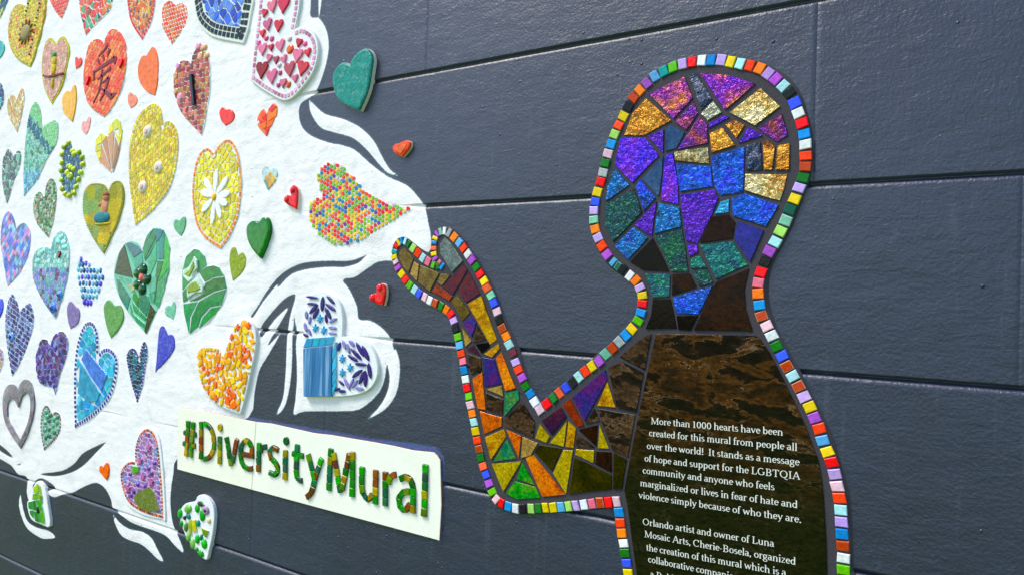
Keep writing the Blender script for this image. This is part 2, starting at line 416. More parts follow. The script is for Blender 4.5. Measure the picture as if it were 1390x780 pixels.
def paint_mat():
    m, t, bs = new_mat('wall_paint'); g = geo(t); gs = geo(t, (1, 1, 2.6))
    pa = nd(t, 'ShaderNodeAttribute', attribute_name='paint'); sx = nd(t, 'ShaderNodeSeparateColor'); t.links.new(pa.outputs[0], sx.inputs[0])
    edge = noise_n(t, 120, 3, .6, g)
    d = mathn(t, 'ADD', sx.outputs[0], mathn(t, 'MULTIPLY', mathn(t, 'SUBTRACT', edge.outputs[0], .5), .0045))
    wf = nd(t, 'ShaderNodeMapRange'); wf.inputs[1].default_value = -.0008; wf.inputs[2].default_value = .0012; t.links.new(d, wf.inputs[0])
    brush = noise_n(t, 16, 6, .68, gs, .5); pits = noise_n(t, 140, 3, .6, g); big = noise_n(t, 1.3, 4, .6, g)
    mid = noise_n(t, 28, 4, .6, g, .3)
    dk = mixc(t, ramp(t, big.outputs[0], [(.3, 0.0), (.7, 1.0)]), lin((29, 36, 57)), lin((36, 45, 71)))
    dk = mixc(t, 1.0, dk, ramp(t, mathn(t, 'MULTIPLY', mathn(t, 'ADD', brush.outputs[0], pits.outputs[0]), .5), [(.36, .78), (.64, 1.2)]), 'MULTIPLY')
    sf = nd(t, 'ShaderNodeMapRange'); sf.inputs[1].default_value = -.006; sf.inputs[2].default_value = .002
    t.links.new(mathn(t, 'ADD', sx.outputs[1], mathn(t, 'MULTIPLY', mathn(t, 'SUBTRACT', pits.outputs[0], .5), .02)), sf.inputs[0])
    dk = mixc(t, sf.outputs[0], dk, lin((64, 82, 140)))
    # thin dark-blue first coat that shows along the white's edge
    rim = nd(t, 'ShaderNodeMapRange'); rim.inputs[1].default_value = -.005; rim.inputs[2].default_value = -.001; t.links.new(d, rim.inputs[0])
    dk = mixc(t, mathn(t, 'MULTIPLY', rim.outputs[0], .55), dk, lin((60, 105, 125)))
    # whitish scuffs
    sc = noise_n(t, 9, 8, .75, g, 1.4); scf = ramp(t, sc.outputs[0], [(.70, 0.0), (.76, .35)])
    dk = mixc(t, scf, dk, lin((105, 115, 135)))
    gd = geo(t, (9, 1, .7)); dr = noise_n(t, 4, 5, .7, gd, .2)
    dk = mixc(t, ramp(t, dr.outputs[0], [(.58, 0.0), (.74, .4)]), dk, lin((78, 84, 92)))
    wh = mixc(t, ramp(t, mid.outputs[0], [(.35, 0.0), (.75, 1.0)]), lin((247, 243, 243)), lin((238, 236, 239)))
    dirt = noise_n(t, 5, 7, .72, g, .6); wh = mixc(t, ramp(t, dirt.outputs[0], [(.56, 0.0), (.75, .45)]), wh, lin((190, 190, 195)))
    t.links.new(mixc(t, wf.outputs[0], dk, wh), bs.inputs['Base Color'])
    t.links.new(ramp(t, wf.outputs[0], [(0, .75), (1, .3)]), bs.inputs['Specular IOR Level'])
    rr = mathn(t, 'ADD', ramp(t, wf.outputs[0], [(0, .31), (1, .55)]), mathn(t, 'MULTIPLY', big.outputs[0], .16)); t.links.new(rr, bs.inputs['Roughness'])
    # grain: brush strokes, trowel ripples and fine pits
    b1 = bump(t, None, brush.outputs[0], .0022, .8)
    msk = noise_n(t, 2.2, 3, .6, g); hm = mathn(t, 'MULTIPLY', mid.outputs[0], ramp(t, msk.outputs[0], [(.4, .15), (.65, 1.0)]))
    b2 = bump(t, None, hm, .003, .7, b1)
    b3 = bump(t, None, pits.outputs[0], .0016, .8, b2)
    vo = nd(t, 'ShaderNodeTexVoronoi'); vo.inputs['Scale'].default_value = 22; t.links.new(g, vo.inputs['Vector'])
    spots = ramp(t, vo.outputs[0], [(.02, 1.0), (.09, 0.0)]); keep = noise_n(t, 5, 2, .5, g)
    sp = mathn(t, 'MULTIPLY', spots, ramp(t, keep.outputs[0], [(.5, 0.0), (.58, 1.0)]))
    b4 = bump(t, None, sp, .004, 1.0, b3)
    t.links.new(b4, bs.inputs['Normal'])
    return m
WALLM = paint_mat()

wall_root = bpy.data.objects.new('wall', None); C.objects.link(wall_root); wall_root.location = (0, 0, 0)
wall_root['label'] = 'dark slate-blue painted panel wall with white painted clouds behind all the mosaics'; wall_root['category'] = 'wall'

def xs_between(x0, x1):
    out = [x0]
    edge = [x0 + .002, x0 + .006]
    out += edge; x = x0 + .006
    while x < x1 - .008:
        if x < XL: step = .35 if x + .35 < XL else max(XL - x, .01)
        elif x > XR: step = .35
        else:
            t = x; zc = 1.69 / math.cos(YAW) ; dep = -(CAMROT.transposed() @ (Vector((x, 0, 1.5)) - CAMPOS)).z
            ax = abs(x); step = 2.6 * (dep / FPX) / max(.25, 1.69 / math.hypot(x, 1.69))
        x += step
        if x < x1 - .008: out.append(x)
    return out + [x1 - .006, x1 - .002, x1]
def zs_between(z0, z1):
    o = [z0, z0 + .0033, z0 + .0051, z0 + .008]
    e = [z1 - .014, z1 - .010, z1 - .006, z1 - .003, z1]
    n = max(2, int((e[0] - o[-1]) / .0062)) if (z1 > ZB and z0 < ZT) else 2
    return o + [o[-1] + (e[0] - o[-1]) * i / n for i in range(1, n)] + e

def panel(x0, x1, z0, z1):
    xs = np.array(xs_between(x0, x1)); zs = np.array(zs_between(z0, z1))
    near = x1 > XL and x0 < XR and z1 > ZB and z0 < ZT
    X, Z = np.meshgrid(xs, zs); X = X.ravel(); Z = Z.ravel(); pts = np.stack([X, Z], 1)
    big = -9.0 * np.ones(len(X)); w_ = big.copy(); s_ = big.copy()
    w_ = sdf(WP[0], pts)
    if near:
        for p in WP[1:]: w_ = np.maximum(w_, sdf(p, pts))
        for p in DP: w_ = np.minimum(w_, -sdf(p, pts))
        s_ = sdf(SP, pts)
    white = np.clip(w_ / .04, 0, 1) * .84 + np.clip((w_ - .09) / .12, 0, 1) * .16
    # joint: steep undercut below the upper panel, slanted lip on the lower one
    db = Z - z0; dt = z1 - Z
    dep = np.where(db < .0034, .011, np.where(db < .005, .011 * (1 - (db - .0034) / .0016), 0.0))
    dep = np.maximum(dep, np.clip(.011 * (1 - dt / .008), 0, .011))
    dx = np.minimum(X - x0, x1 - X); dep = np.maximum(dep, np.clip(.0016 * (1 - dx / .005), 0, 1))
    dep = dep * (1 - white)
    rel = np.zeros(len(X))
    if near:
        vals = np.array([noise.noise((x * 3.1, z * 2.7, 3.0)) * .0016 + noise.noise((x * 14, z * 17, 1.0)) * .0006 for x, z in zip(X, Z)])
        rel = vals
        wi = np.where(w_ > -.004)[0]
        for i in wi:
            x, z = X[i], Z[i]; k = min(1, max(0, (w_[i] + .002) / .012))
            q = noise.noise((x * 9 + 2 * noise.noise((x * 4, z * 4, 0)), z * 13, 5.0)) * .0022 + abs(noise.noise((x * 24, z * 32, 9.0))) * .0022
            rel[i] += k * (.001 + q * min(1, .35 + white[i]))
    Y = dep - rel
    co = np.stack([X, Y, Z], 1); nx, nz = len(xs), len(zs)
    I = np.arange(nx * nz).reshape(nz, nx)
    f = np.stack([I[:-1, :-1], I[:-1, 1:], I[1:, 1:], I[1:, :-1]], -1).reshape(-1, 4)
    me = bpy.data.meshes.new('wall_panel')
    me.vertices.add(len(co)); me.vertices.foreach_set('co', co.ravel())
    me.loops.add(f.size); me.loops.foreach_set('vertex_index', f.ravel())
    me.polygons.add(len(f)); me.polygons.foreach_set('loop_start', np.arange(0, f.size, 4)); me.polygons.foreach_set('loop_total', np.full(len(f), 4))
    me.polygons.foreach_set('use_smooth', np.ones(len(f), bool)); me.update(calc_edges=True)
    at = me.color_attributes.new('paint', 'FLOAT_COLOR', 'POINT')
    col = np.ones((len(co), 4), np.float32); col[:, 0] = w_; col[:, 1] = s_; at.data.foreach_set('color', col.ravel())
    me.materials.append(WALLM)
    o = bpy.data.objects.new('wall_panel', me); C.objects.link(o); o.parent = wall_root

for k in range(len(seamZ) - 1):
    z1, z0 = seamZ[k], seamZ[k + 1]; sxk = seamX.get(k)
    cuts = [FARL] + ([sxk] if sxk is not None else [-2.0 + .5 * (k % 3)]) + [FARR]
    if cuts[1] > .2: cuts = [FARL, cuts[1] - 6.4, cuts[1], FARR]
    for a, b in zip(cuts[:-1], cuts[1:]): panel(a, b, z0, z1)
# core of the wall, behind the panels
mb = MB(); zb, zt = seamZ[-1], seamZ[0]
mb.v = [(x, y, z) for z in (0.0, zt + .02) for (x, y) in ((FARL, .014), (FARR, .014), (FARR, .22), (FARL, .22))]
for f in ((0, 1, 5, 4), (1, 2, 6, 5), (2, 3, 7, 6), (3, 0, 4, 7), (4, 5, 6, 7)): mb.face(f, (48, 54, 66))
mb.build('wall_core', DGROUT, wall_root, (0, 0, 0))
# ------------------------------------------------------------------ the mosaic figure
TC = {'w': (235, 238, 240), 'a': (185, 222, 228), 'p': (230, 200, 210), 'P': (222, 130, 150), 'r': (225, 25, 35), 'o': (240, 85, 30),
      'O': (245, 145, 20), 'y': (240, 215, 20), 'g': (120, 190, 45), 'G': (25, 110, 35), 't': (30, 150, 150), 'T': (10, 85, 75),
      'c': (115, 175, 215), 'b': (45, 140, 200), 'B': (70, 95, 215), 'v': (170, 100, 190), 'l': (190, 165, 215), 'k': (22, 22, 24),
      'n': (165, 75, 25), 's': (165, 168, 170), 'm': (135, 190, 165), 'e': (175, 210, 130), 'q': (240, 120, 90), 'u': (90, 40, 55)}
BORDER = """M 1300,1190 r 1288,1130 w 1272,1075 y; """
RIGHT = ("L 523,258,p 562,230,r 598,197,G 630,171,q 665,143,B 700,115,k 735,84,a 770,54,o 806,27,y 845,0,v K 1197,716,m 1235,685,n 1270,650,s 1305,615,b "
 "1338,580,y J 340,712,g 355,668,b 363,620,r 363,575,y 350,533,l 328,495,O 295,468,w 260,437,k 230,415,T 205,394,c 173,355,v 145,310,o 124,264,l 109,217,O 102,167,m 101,118,l "
 "110,70,B 120,18,y I 138,742,r 150,691,s 163,640,G 178,590,p 194,538,b 212,485,e 235,436,o 260,388,y 287,337,k 315,288,n 350,248,O 387,210,v 430,172,c 478,146,t 527,122,g "
 "579,106,l 630,95,r 683,87,w 734,85,b 787,84,l 838,94,y 890,105,a 942,115,o 996,130,O 1042,157,l 1083,188,v 1122,224,a 1156,262,k 1185,315,B 1205,370,w 1225,425,r 1236,482,b "
 "1243,540,w 1245,602,o 1242,660,n 1231,720,G 1208,773,l J 1185,55,y 1160,112,T 1137,172,m 1108,229,e 1080,287,a 1048,338,v 1025,393,k 1003,450,r 988,507,P 988,567,O 995,627,b "
 "1007,685,n 1035,740,p M 863,60,w 888,118,G 918,170,B 945,225,n 976,278,a 1007,333,n 1036,388,l 1067,445,y 1092,503,v 1119,562,o 1138,625,c 1163,685,y 1187,743,r "
 "N 1202,235,l 1215,300,p 1228,364,o 1235,428,a 1238,492,l 1242,558,b 1246,622,n 1249,688,w 1250,750,g 1251,812,r 1251,874,y 1251,936,b")
LEFT = ("L 497,218,w 472,175,b 447,135,G 428,88,v 410,45,o 395,5,l K 697,708,u 677,665,a 660,620,O 640,577,n 623,533,k 611,487,p 594,442,B 577,401,m 558,362,q 540,322,y 520,285,r "
 "498,248,G 475,211,v 452,178,w 430,144,o 406,116,c 380,87,O 352,62,s 327,53,w 306,57,m 288,70,v 277,92,y 273,116,b 270,147,q 271,176,y 277,202,v 297,226,P 314,243,b 292,240,G 267,235,g 238,217,P "
 "211,198,a 184,173,o 158,146,e 133,124,G 115,109,a 97,105,b 81,117,y 67,135,r 58,163,t 57,193,y 66,220,p 77,250,v 96,285,y 117,315,r 140,343,g 166,370,a 192,391,B 219,409,p "
 "248,428,w 278,441,n 308,457,G 337,477,O 362,500,r 377,535,l 388,579,k 402,623,g 410,668,c 418,713,o 427,755,P L 116,48,b 124,97,w 131,143,r 141,188,g 150,235,p 160,282,O "
 "169,328,a 178,377,y 187,426,o 196,472,n 206,519,G 219,565,q 235,610,B 250,656,v 269,703,g 288,742,p S 159,392,r 196,408,b 235,419,w 274,421,k 318,420,e 358,419,G 396,416,y "
 "438,414,y 479,412,c 520,408,e 560,404,l 603,399,w 647,394,P 691,388,n 735,386,r 780,383,p 793,441,b 800,498,o 808,553,O 818,608,w 826,660,G 835,715,B 842,768,y 850,822,r 857,876,w 864,930,b")
OUTER = ("S 888,985 815,778 800,700 788,620 778,560 768,490 760,428 700,425 600,434 500,442 400,448 300,451 230,447 180,432 130,404 93,362 73,310 L 210,625 190,560 175,478 160,400 150,330 135,250 120,170 105,90 95,20 "
 "K 405,770 393,700 380,620 365,560 350,520 320,490 280,462 230,435 170,402 120,355 80,300 50,240 42,190 45,140 65,98 95,80 130,85 170,115 210,145 240,165 250,150 255,110 265,70 290,42 330,30 365,45 "
 "400,75 440,120 480,175 530,250 580,340 620,430 660,530 710,640 745,725 L 455,75 490,140 532,213 548,201 582,174 648,120 720,63 790,7 K 1140,722 1215,660 1285,590 1318,550 J 315,690 330,655 337,615 338,580 326,545 305,515 275,488 235,457 185,420 148,372 "
 "116,322 96,272 82,222 73,170 74,118 83,65 93,12 I 112,735 138,630 168,530 210,424 262,322 330,228 415,150 518,98 625,68 734,56 845,60 955,78 1068,118 1165,185 1228,280 1264,400 1284,540 "
 "1280,665 1248,785 J 1222,75 1178,195 1120,310 1070,400 1045,500 1048,610 1085,740 M 905,45 962,155 1022,262 1078,370 1135,480 1190,600 1225,720 N 1250,230 1284,350 1295,490 1301,640 1303,760 1303,985")
GLASS = """pg I 395,270 590,172 637,290 530,405
go I 385,290 522,410 370,495 265,490 310,370
ds I 612,165 655,155 742,295 680,358
pg I 670,152 830,165 975,212 808,356
si I 745,305 795,367 715,412 678,375
pr I 640,308 665,370 600,467 538,420
vi I 720,458 725,425 800,382 835,392
gp I 830,368 1000,235 1110,335 970,440
pr I 985,455 1115,372 1150,490 1090,530
pr I 668,388 715,430 718,535 550,570
sl I 487,455 520,435 595,475 550,560 487,580
vi I 388,495 480,458 475,588
pb I 245,505 380,503 455,600 310,748 215,650
go I 812,435 855,405 918,435 870,508
go I 725,480 795,447 865,545 735,587
vi I 937,445 1015,492 880,535
sg I 535,580 718,555 725,645 538,627
bl I 735,605 915,552 908,800 785,815 752,770
ds I 925,545 1000,525 1012,680 922,682
go I 1010,520 1050,518 1080,550 1065,678 1018,678
go I 1090,545 1160,532 1155,678 1080,678
gp I 918,698 1145,700 1130,780 1105,845 915,788
pb I 487,600 528,588 555,730 560,865 462,843 475,700
bl I 545,642 732,657 745,768 567,795 555,740
sl I 475,600 470,700 455,815 440,815 362,725
bt I 207,660 295,758 165,848 175,770
bl I 328,770 350,725 435,826 370,905
dg J 160,85 318,0 362,125 205,290 160,200
vi J 320,195 440,70 415,262
bt J 450,75 565,100 575,205 428,245
bt J 210,310 315,205 395,265 285,385
bk J 420,265 510,448 370,440 295,395
dg J 430,255 578,215 612,450 520,448
vi J 567,30 755,5 775,50 745,130 660,298 600,285
cy J 785,70 832,55 830,128 752,138
bl J 845,50 915,25 1100,90 1030,205 850,148
bb J 740,150 830,138 865,180 850,270 672,293
db J 878,172 1020,225 945,400 858,275
vi J 602,292 660,305 665,345 615,368
te J 672,302 850,282 935,410 760,490
te J 620,378 675,360 715,428 625,430
dg J 628,440 715,435 748,505 670,528
te J 380,455 515,462 510,582 415,588
bb J 525,460 620,455 658,530 522,575
bl J 525,585 745,520 668,675 545,672
bk J 420,595 515,592 550,755 380,755 410,680
bk J 547,682 665,680 625,765 557,760
bb J 760,502 940,427 915,540 920,640 960,768 640,762
ol K 115,143 163,200 135,280 100,240 80,190 90,160
ta K 165,217 192,235 180,325 143,285
ol K 197,237 300,280 250,380 185,330
ol K 310,282 363,287 315,350 290,330
gb K 330,85 375,130 430,215 370,278 305,175 302,125
dp K 430,232 455,262 375,398 318,355
dp K 460,272 522,390 445,440 402,378
rb K 285,340 375,405 355,430 258,380
ol K 400,397 468,490 425,540 395,480 362,430
gy K 452,445 530,402 612,640 572,665 500,530
bp K 425,545 475,510 502,545 475,626
ta K 424,572 476,645 440,680
mb c 380,90 470,245 325,280
bk K 495,662 565,650 575,672 530,712
dp K 450,690 485,667 525,727
gy K 540,715 620,657 628,685 585,735
mb c 270,390 415,440 425,575 310,620
bp c 432,430 558,455 635,720 457,752
or c 572,440 637,372 L 398,145 340,161
or L 160,92 215,57 235,262 190,255
ta L 234,150 320,129 330,190
mb L 236,167 328,205 322,288 240,260
tg L 335,170 410,153 415,205 335,297
mb L 430,215 498,325 490,412 335,350 333,312
or L 200,267 322,302 320,350 224,393
gy L 229,408 330,363 345,405 262,533
tg L 349,417 400,525 272,541
or L 343,366 425,402 412,520
ta L 431,406 515,440 475,510 423,522
yl L 525,335 580,405 560,440 500,415
dp L 532,320 640,245 670,298 590,400
rb L 645,235 690,198 765,345 728,355
bp L 700,195 880,42 888,100 768,325
gy L 890,107 935,250 834,240
mb L 893,35 968,0 1085,60 1045,275 940,250
mb M 213,48 178,248 40,176 160,75
mb L 770,337 820,252 850,323
yl L 577,440 671,322 655,461
gy L 680,321 720,360 708,468 663,462
bb L 732,368 837,341 828,458
mb L 725,388 822,464 720,461
yl L 848,341 900,472 838,468
mb L 838,252 1040,287 1000,520 915,480 862,335
dk L 497,490 520,447 645,467 592,593
yl L 652,476 705,479 668,716 594,603
yl L 719,472 820,479 815,549 715,503
bb L 831,481 910,486 912,600 823,555
dk L 711,517 912,612 912,690 680,715
dk L 922,492 995,529 968,690 920,690
or L 447,520 490,504 665,718 540,731
gr L 430,542 498,666 399,634
gr L 390,646 503,676 530,735 400,745 342,710
yl L 263,551 428,537 385,610 328,706"""

def figure():
    X, Z = wall(900, 500)
    root = thing('figure_mosaic', 'large person silhouette in mosaic with iridescent glass head and dark lettered body', 'mosaic', X, Z)
    H0, H1 = 0.005, 0.0088
    out = smooth_closed([wall(x, y, H0) for x, y in pp(OUTER)[0]], 3)
    mb = MB(); mb.prism(out, -.012, H0, (64, 62, 67), bev=.006); part(mb, 'grout_bed', DGROUT, root)
    def tiles(s, first=None):
        seq = []; cur = None
        for tok in s.split():
            if tok in CROP: cur = CROP[tok]; continue
            a, b_, c = tok.split(','); seq.append((wall(cur[0] + float(a) * cur[2], cur[1] + float(b_) * cur[2], H1), c))
        for i, (p, c) in enumerate(seq):
            a = seq[max(0, i - 1)][0]; b_ = seq[min(len(seq) - 1, i + 1)][0]
            la = math.hypot(p[0] - a[0], p[1] - a[1]); lb = math.hypot(b_[0] - p[0], b_[1] - p[1])
            sp = min(v for v in (la, lb) if v > 1e-6); dx, dz = b_[0] - a[0], b_[1] - a[1]
            if la > 1e-6 and lb > 1e-6:
                cs = ((p[0] - a[0]) * (b_[0] - p[0]) + (p[1] - a[1]) * (b_[1] - p[1])) / (la * lb)
                if cs < .3: dx, dz = p[0] - a[0], p[1] - a[1]
            l = math.hypot(dx, dz) or 1; u = (dx / l, dz / l); n = (-u[1], u[0])
            L = min(.0235, max(.010, sp - .0032)) / 2 * random.uniform(.95, 1.03); Wd = .0122 if sp > .018 else .0105
            j = random.uniform(-.05, .05); u = (u[0] - n[0] * j, u[1] - n[1] * j)
            q = [(p[0] + u[0] * L * i1 + n[0] * Wd * i2, p[1] + u[1] * L * i1 + n[1] * Wd * i2) for i1, i2 in ((-1, -1), (1, -1), (1, 1), (-1, 1))]
            q = [(x + random.uniform(-.0006, .0006), z + random.uniform(-.0006, .0006)) for x, z in q]
            col = vary(TC[c], .06); rim = col
            if c in 'lmnuTs' and random.random() < .6: rim = tuple(min(255, v * .5 + 110) for v in col)
            m = MB(); m.prism(q, H0 - .002, H1 + random.uniform(-.0008, .0008), col, bev=.0016, rim=rim, tilt=.05); part(m, 'border_tile', GLAZE, root)
    tiles(RIGHT); tiles(LEFT)
    for line in GLASS.splitlines():
        k, rest = line.split(' ', 1); q = ccw(P(rest, H1)); q = inset(q, .0007)
        # hand-cut edges: slightly uneven sides
        o = []
        for i in range(len(q)):
            a, b_ = q[i], q[(i + 1) % len(q)]; o.append(a)
            if math.hypot(b_[0] - a[0], b_[1] - a[1]) > .07:
                t = random.uniform(.35, .65); o.append((a[0] + (b_[0] - a[0]) * t + random.uniform(-.001, .001), a[1] + (b_[1] - a[1]) * t + random.uniform(-.001, .001)))
        m = MB(); m.prism(o, H0 - .002, H1 - .001, (90, 90, 90), bev=.0004, tilt=.012); part(m, 'glass_piece', IR[k], root)
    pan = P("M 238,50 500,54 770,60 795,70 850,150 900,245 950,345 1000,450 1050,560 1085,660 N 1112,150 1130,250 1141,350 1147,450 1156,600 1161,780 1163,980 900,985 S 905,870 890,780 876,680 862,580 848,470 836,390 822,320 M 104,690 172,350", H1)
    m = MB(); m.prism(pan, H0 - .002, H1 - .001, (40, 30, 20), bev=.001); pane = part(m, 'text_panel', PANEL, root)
    lettering(root, pane, H1 - .001)

# ------------------------------------------------------------------ a small serif alphabet, drawn with a broad-nib stroke
GL = {}
def G_(ch, w_, s): GL[ch] = (w_, s)
for ch, w_, s in [
 ('a', .85, 'L.62,.72 .62,.14 .7,.02 .82,.05|A.36,.27,.25,.26,0,360|A.37,.70,.25,.27,0,150'), ('b', .98, 'L.2,1.55 .2,.02|A.5,.48,.31,.47,-180,180|L.06,1.52 .2,1.55'),
 ('c', .8, 'A.45,.48,.32,.47,40,320'), ('d', 1.0, 'L.76,1.55 .76,.0 .9,.0|A.45,.48,.31,.47,0,360|L.6,1.52 .76,1.55'), ('e', .82, 'A.43,.48,.31,.47,0,318|L.13,.54 .74,.54'),
 ('f', .58, 'L.24,0 .24,1.2|A.47,1.2,.23,.33,45,180|L.06,.95 .5,.95|L.08,0 .44,0'), ('g', .9, 'A.4,.62,.27,.34,0,360|L.22,.32 .2,.12 .5,.08|A.42,-.2,.34,.27,0,360|L.6,.9 .84,.96'),
 ('h', 1.05, 'L.22,1.55 .22,0|A.51,.62,.29,.34,0,180|L.8,.62 .8,0|L.08,0 .38,0|L.66,0 .96,0|L.08,1.52 .22,1.55'), ('i', .5, 'L.25,.97 .25,0|L.1,0 .42,0|D.25,1.42|L.1,.93 .25,.97'),
 ('l', .5, 'L.25,1.55 .25,0|L.1,0 .42,0|L.1,1.52 .25,1.55'), ('m', 1.58, 'L.22,.97 .22,0|A.49,.64,.27,.32,0,180|L.76,.64 .76,0|A1.03,.64,.27,.32,0,180|L1.3,.64 1.3,0|L.08,0 .38,0|L.62,0 .92,0|L1.16,0 1.46,0|L.08,.93 .22,.97'),
 ('n', 1.05, 'L.22,.97 .22,0|A.51,.63,.29,.33,0,180|L.8,.63 .8,0|L.08,0 .38,0|L.66,0 .96,0|L.08,.93 .22,.97'), ('o', .95, 'A.47,.48,.34,.47,0,360'),
 ('p', 1.0, 'L.22,.97 .22,-.5|A.52,.48,.31,.47,-180,180|L.06,-.5 .4,-.5|L.08,.93 .22,.97'), ('r', .7, 'L.22,.97 .22,0|A.48,.66,.24,.28,40,180|L.08,0 .42,0|L.08,.93 .22,.97'),
 ('s', .7, 'A.35,.72,.22,.23,35,265|A.34,.25,.24,.24,-150,88|L.33,.49 .38,.49'), ('t', .6, 'L.26,1.28 .26,.2|A.43,.2,.17,.2,180,310|L.06,.95 .52,.95'),
 ('u', 1.04, 'L.2,.97 .2,.34|A.49,.34,.29,.34,180,360|L.78,.97 .78,.02 .92,.02|L.06,.93 .2,.97|L.64,.93 .78,.97'), ('v', .92, 'L.12,.97 .46,.02|T.46,.02 .8,.97|L0,.95 .28,.95|L.66,.95 .92,.95'),
 ('w', 1.35, 'L.12,.97 .4,.02|T.4,.02 .68,.9|L.68,.9 .95,.02|T.95,.02 1.22,.97|L0,.95 .28,.95|L1.08,.95 1.34,.95'), ('y', .92, 'L.12,.97 .48,.05|T.8,.97 .48,.05 .32,-.36 .12,-.46|L0,.95 .28,.95|L.66,.95 .92,.95'),
 ('z', .8, 'L.1,.95 .68,.95|T.68,.95 .1,.02|L.1,.02 .7,.02'), ('k', .95, 'L.2,1.55 .2,0|T.7,.95 .24,.4|L.38,.55 .8,0'),
 ('M', 1.75, 'T.25,1.45 .25,0|L.28,1.45 .85,.05|T.85,.05 1.4,1.45|L1.45,1.45 1.45,0|L.05,0 .45,0|L1.25,0 1.65,0|L.05,1.45 .3,1.45|L1.4,1.45 1.65,1.45'), ('I', .7, 'L.35,1.45 .35,0|L.12,0 .58,0|L.12,1.45 .58,1.45'),
 ('L', 1.15, 'L.32,1.45 .32,0|L.1,.02 .98,.02 1.02,.35|L.1,1.45 .56,1.45'), ('G', 1.45, 'A.72,.72,.58,.73,50,320|L1.18,.1 1.18,.65|L.95,.65 1.36,.65'), ('B', 1.25, 'L.32,1.45 .32,0|A.6,1.08,.36,.36,-90,90|A.62,.37,.42,.36,-90,90|L.1,1.45 .62,1.45|L.1,0 .62,0|L.32,.73 .62,.73'),
 ('T', 1.3, 'L.65,1.45 .65,0|L.12,1.15 .1,1.43 1.2,1.43 1.18,1.15|L.42,0 .88,0'), ('Q', 1.55, 'A.76,.72,.6,.73,0,360|L.8,.05 1.1,-.3 1.5,-.38'), ('A', 1.4, 'T.7,1.5 .18,0|L.7,1.5 1.22,0|L.38,.5 1.03,.5|L0,0 .38,0|L1.02,0 1.4,0'),
 ('O', 1.55, 'A.76,.72,.6,.73,0,360'), ('C', 1.4, 'A.72,.72,.58,.73,45,320|L1.12,1.45 1.14,1.05'), ('P', 1.15, 'L.32,1.45 .32,0|A.58,1.06,.4,.38,-90,90|L.1,1.45 .6,1.45|L.32,.68 .6,.68|L.1,0 .56,0'),
 ('1', .85, 'L.42,1.4 .42,0|L.18,1.25 .42,1.4|L.2,0 .66,0'), ('0', 1.0, 'A.48,.68,.34,.7,0,360'), ('!', .5, 'L.25,1.5 .25,.45|D.25,.08'), ('.', .42, 'D.2,.08'), (',', .42, 'D.2,.08|T.26,.08 .14,-.25'), ('-', .6, 'L.1,.48 .48,.48'), (' ', .42, '')]:
    G_(ch, w_, s)
def glyph_strokes(ch):
    out = []
    for st in GL[ch][1].split('|'):
        if not st: continue
        k, v = st[0], st[1:]
        if k in 'LT':
            pts = [tuple(float(q) for q in w_.split(',')) for w_ in v.split()]; out.append((pts, k))
        elif k == 'A':
            cx, cy, rx, ry, a0, a1 = [float(q) for q in v.split(',')]; n = max(4, int(abs(a1 - a0) / 30))
            out.append(([(cx + rx * math.cos(R(a0 + (a1 - a0) * i / n)), cy + ry * math.sin(R(a0 + (a1 - a0) * i / n))) for i in range(n + 1)], 'A'))
        elif k == 'D':
            x, y = [float(q) for q in v.split(',')]; out.append(([(x, y - .11), (x, y + .11)], 'D'))
    return out
LINES = [("More than 1000 hearts have been", "M 213,534 926,597"), ("created for this mural from people all", "N 202,27 1003,107"), ("over the world!  It stands as a message", "N 190,96 1015,186"),
 ("of hope and support for the LGBTQIA", "N 178,163 1018,262"), ("community and anyone who feels", "N 168,228 880,320"), ("marginalized or lives in fear of hate and", "N 155,296 1005,416"),
 ("violence simply because of who they are.", "N 147,361 1025,496"), ("Orlando artist and owner of Luna", "N 167,504 878,625"), ("Mosaic Arts, Cherie-Bosela, organized", "N 178,571 995,722"),
 ("the creation of this mural which is a", "N 187,643 943,782"), ("collaborative companion piece to", "N 197,706 870,845"), ("a Public", "N 208,786 372,822")]
def lettering(root, pane, h):
    for txt, ends in LINES:
        (x0, z0), (x1, z1) = P(ends, h); W_ = sum(GL[c][0] for c in txt); L = math.hypot(x1 - x0, z1 - z0); s = L / W_
        u = ((x1 - x0) / L, (z1 - z0) / L); v = (-u[1], u[0]); v = (v[0] * .7, 1.0)
        XH = .0100; m = MB(); pen = 0
        for ci, ch in enumerate(txt):
            for si, (pts, k) in enumerate(glyph_strokes(ch)):
                q = [(x0 + u[0] * s * (pen + a) + v[0] * XH * b, z0 + u[1] * s * (pen + a) + v[1] * XH * b) for a, b in pts]
                if k == 'D': ws = [.003] * 2
                else:
                    ws = []
                    for i in range(len(q)):
                        a, b = q[max(0, i - 1)], q[min(len(q) - 1, i + 1)]; l = math.hypot(b[0] - a[0], b[1] - a[1]) or 1
                        f = abs(b[1] - a[1]) / l; ws.append((.0010 + .0013 * f ** 1.5) if k != 'T' else .0013)
                m.ribbon(q, ws, h + .0004 + .00006 * si, (225, 226, 220))
            pen += GL[ch][0]
        part(m, 'text_line', TEXTM, root, pane)
TEXTM = tintmat('engraved_lettering', .6, 50, .05, 300, .0002)
figure()

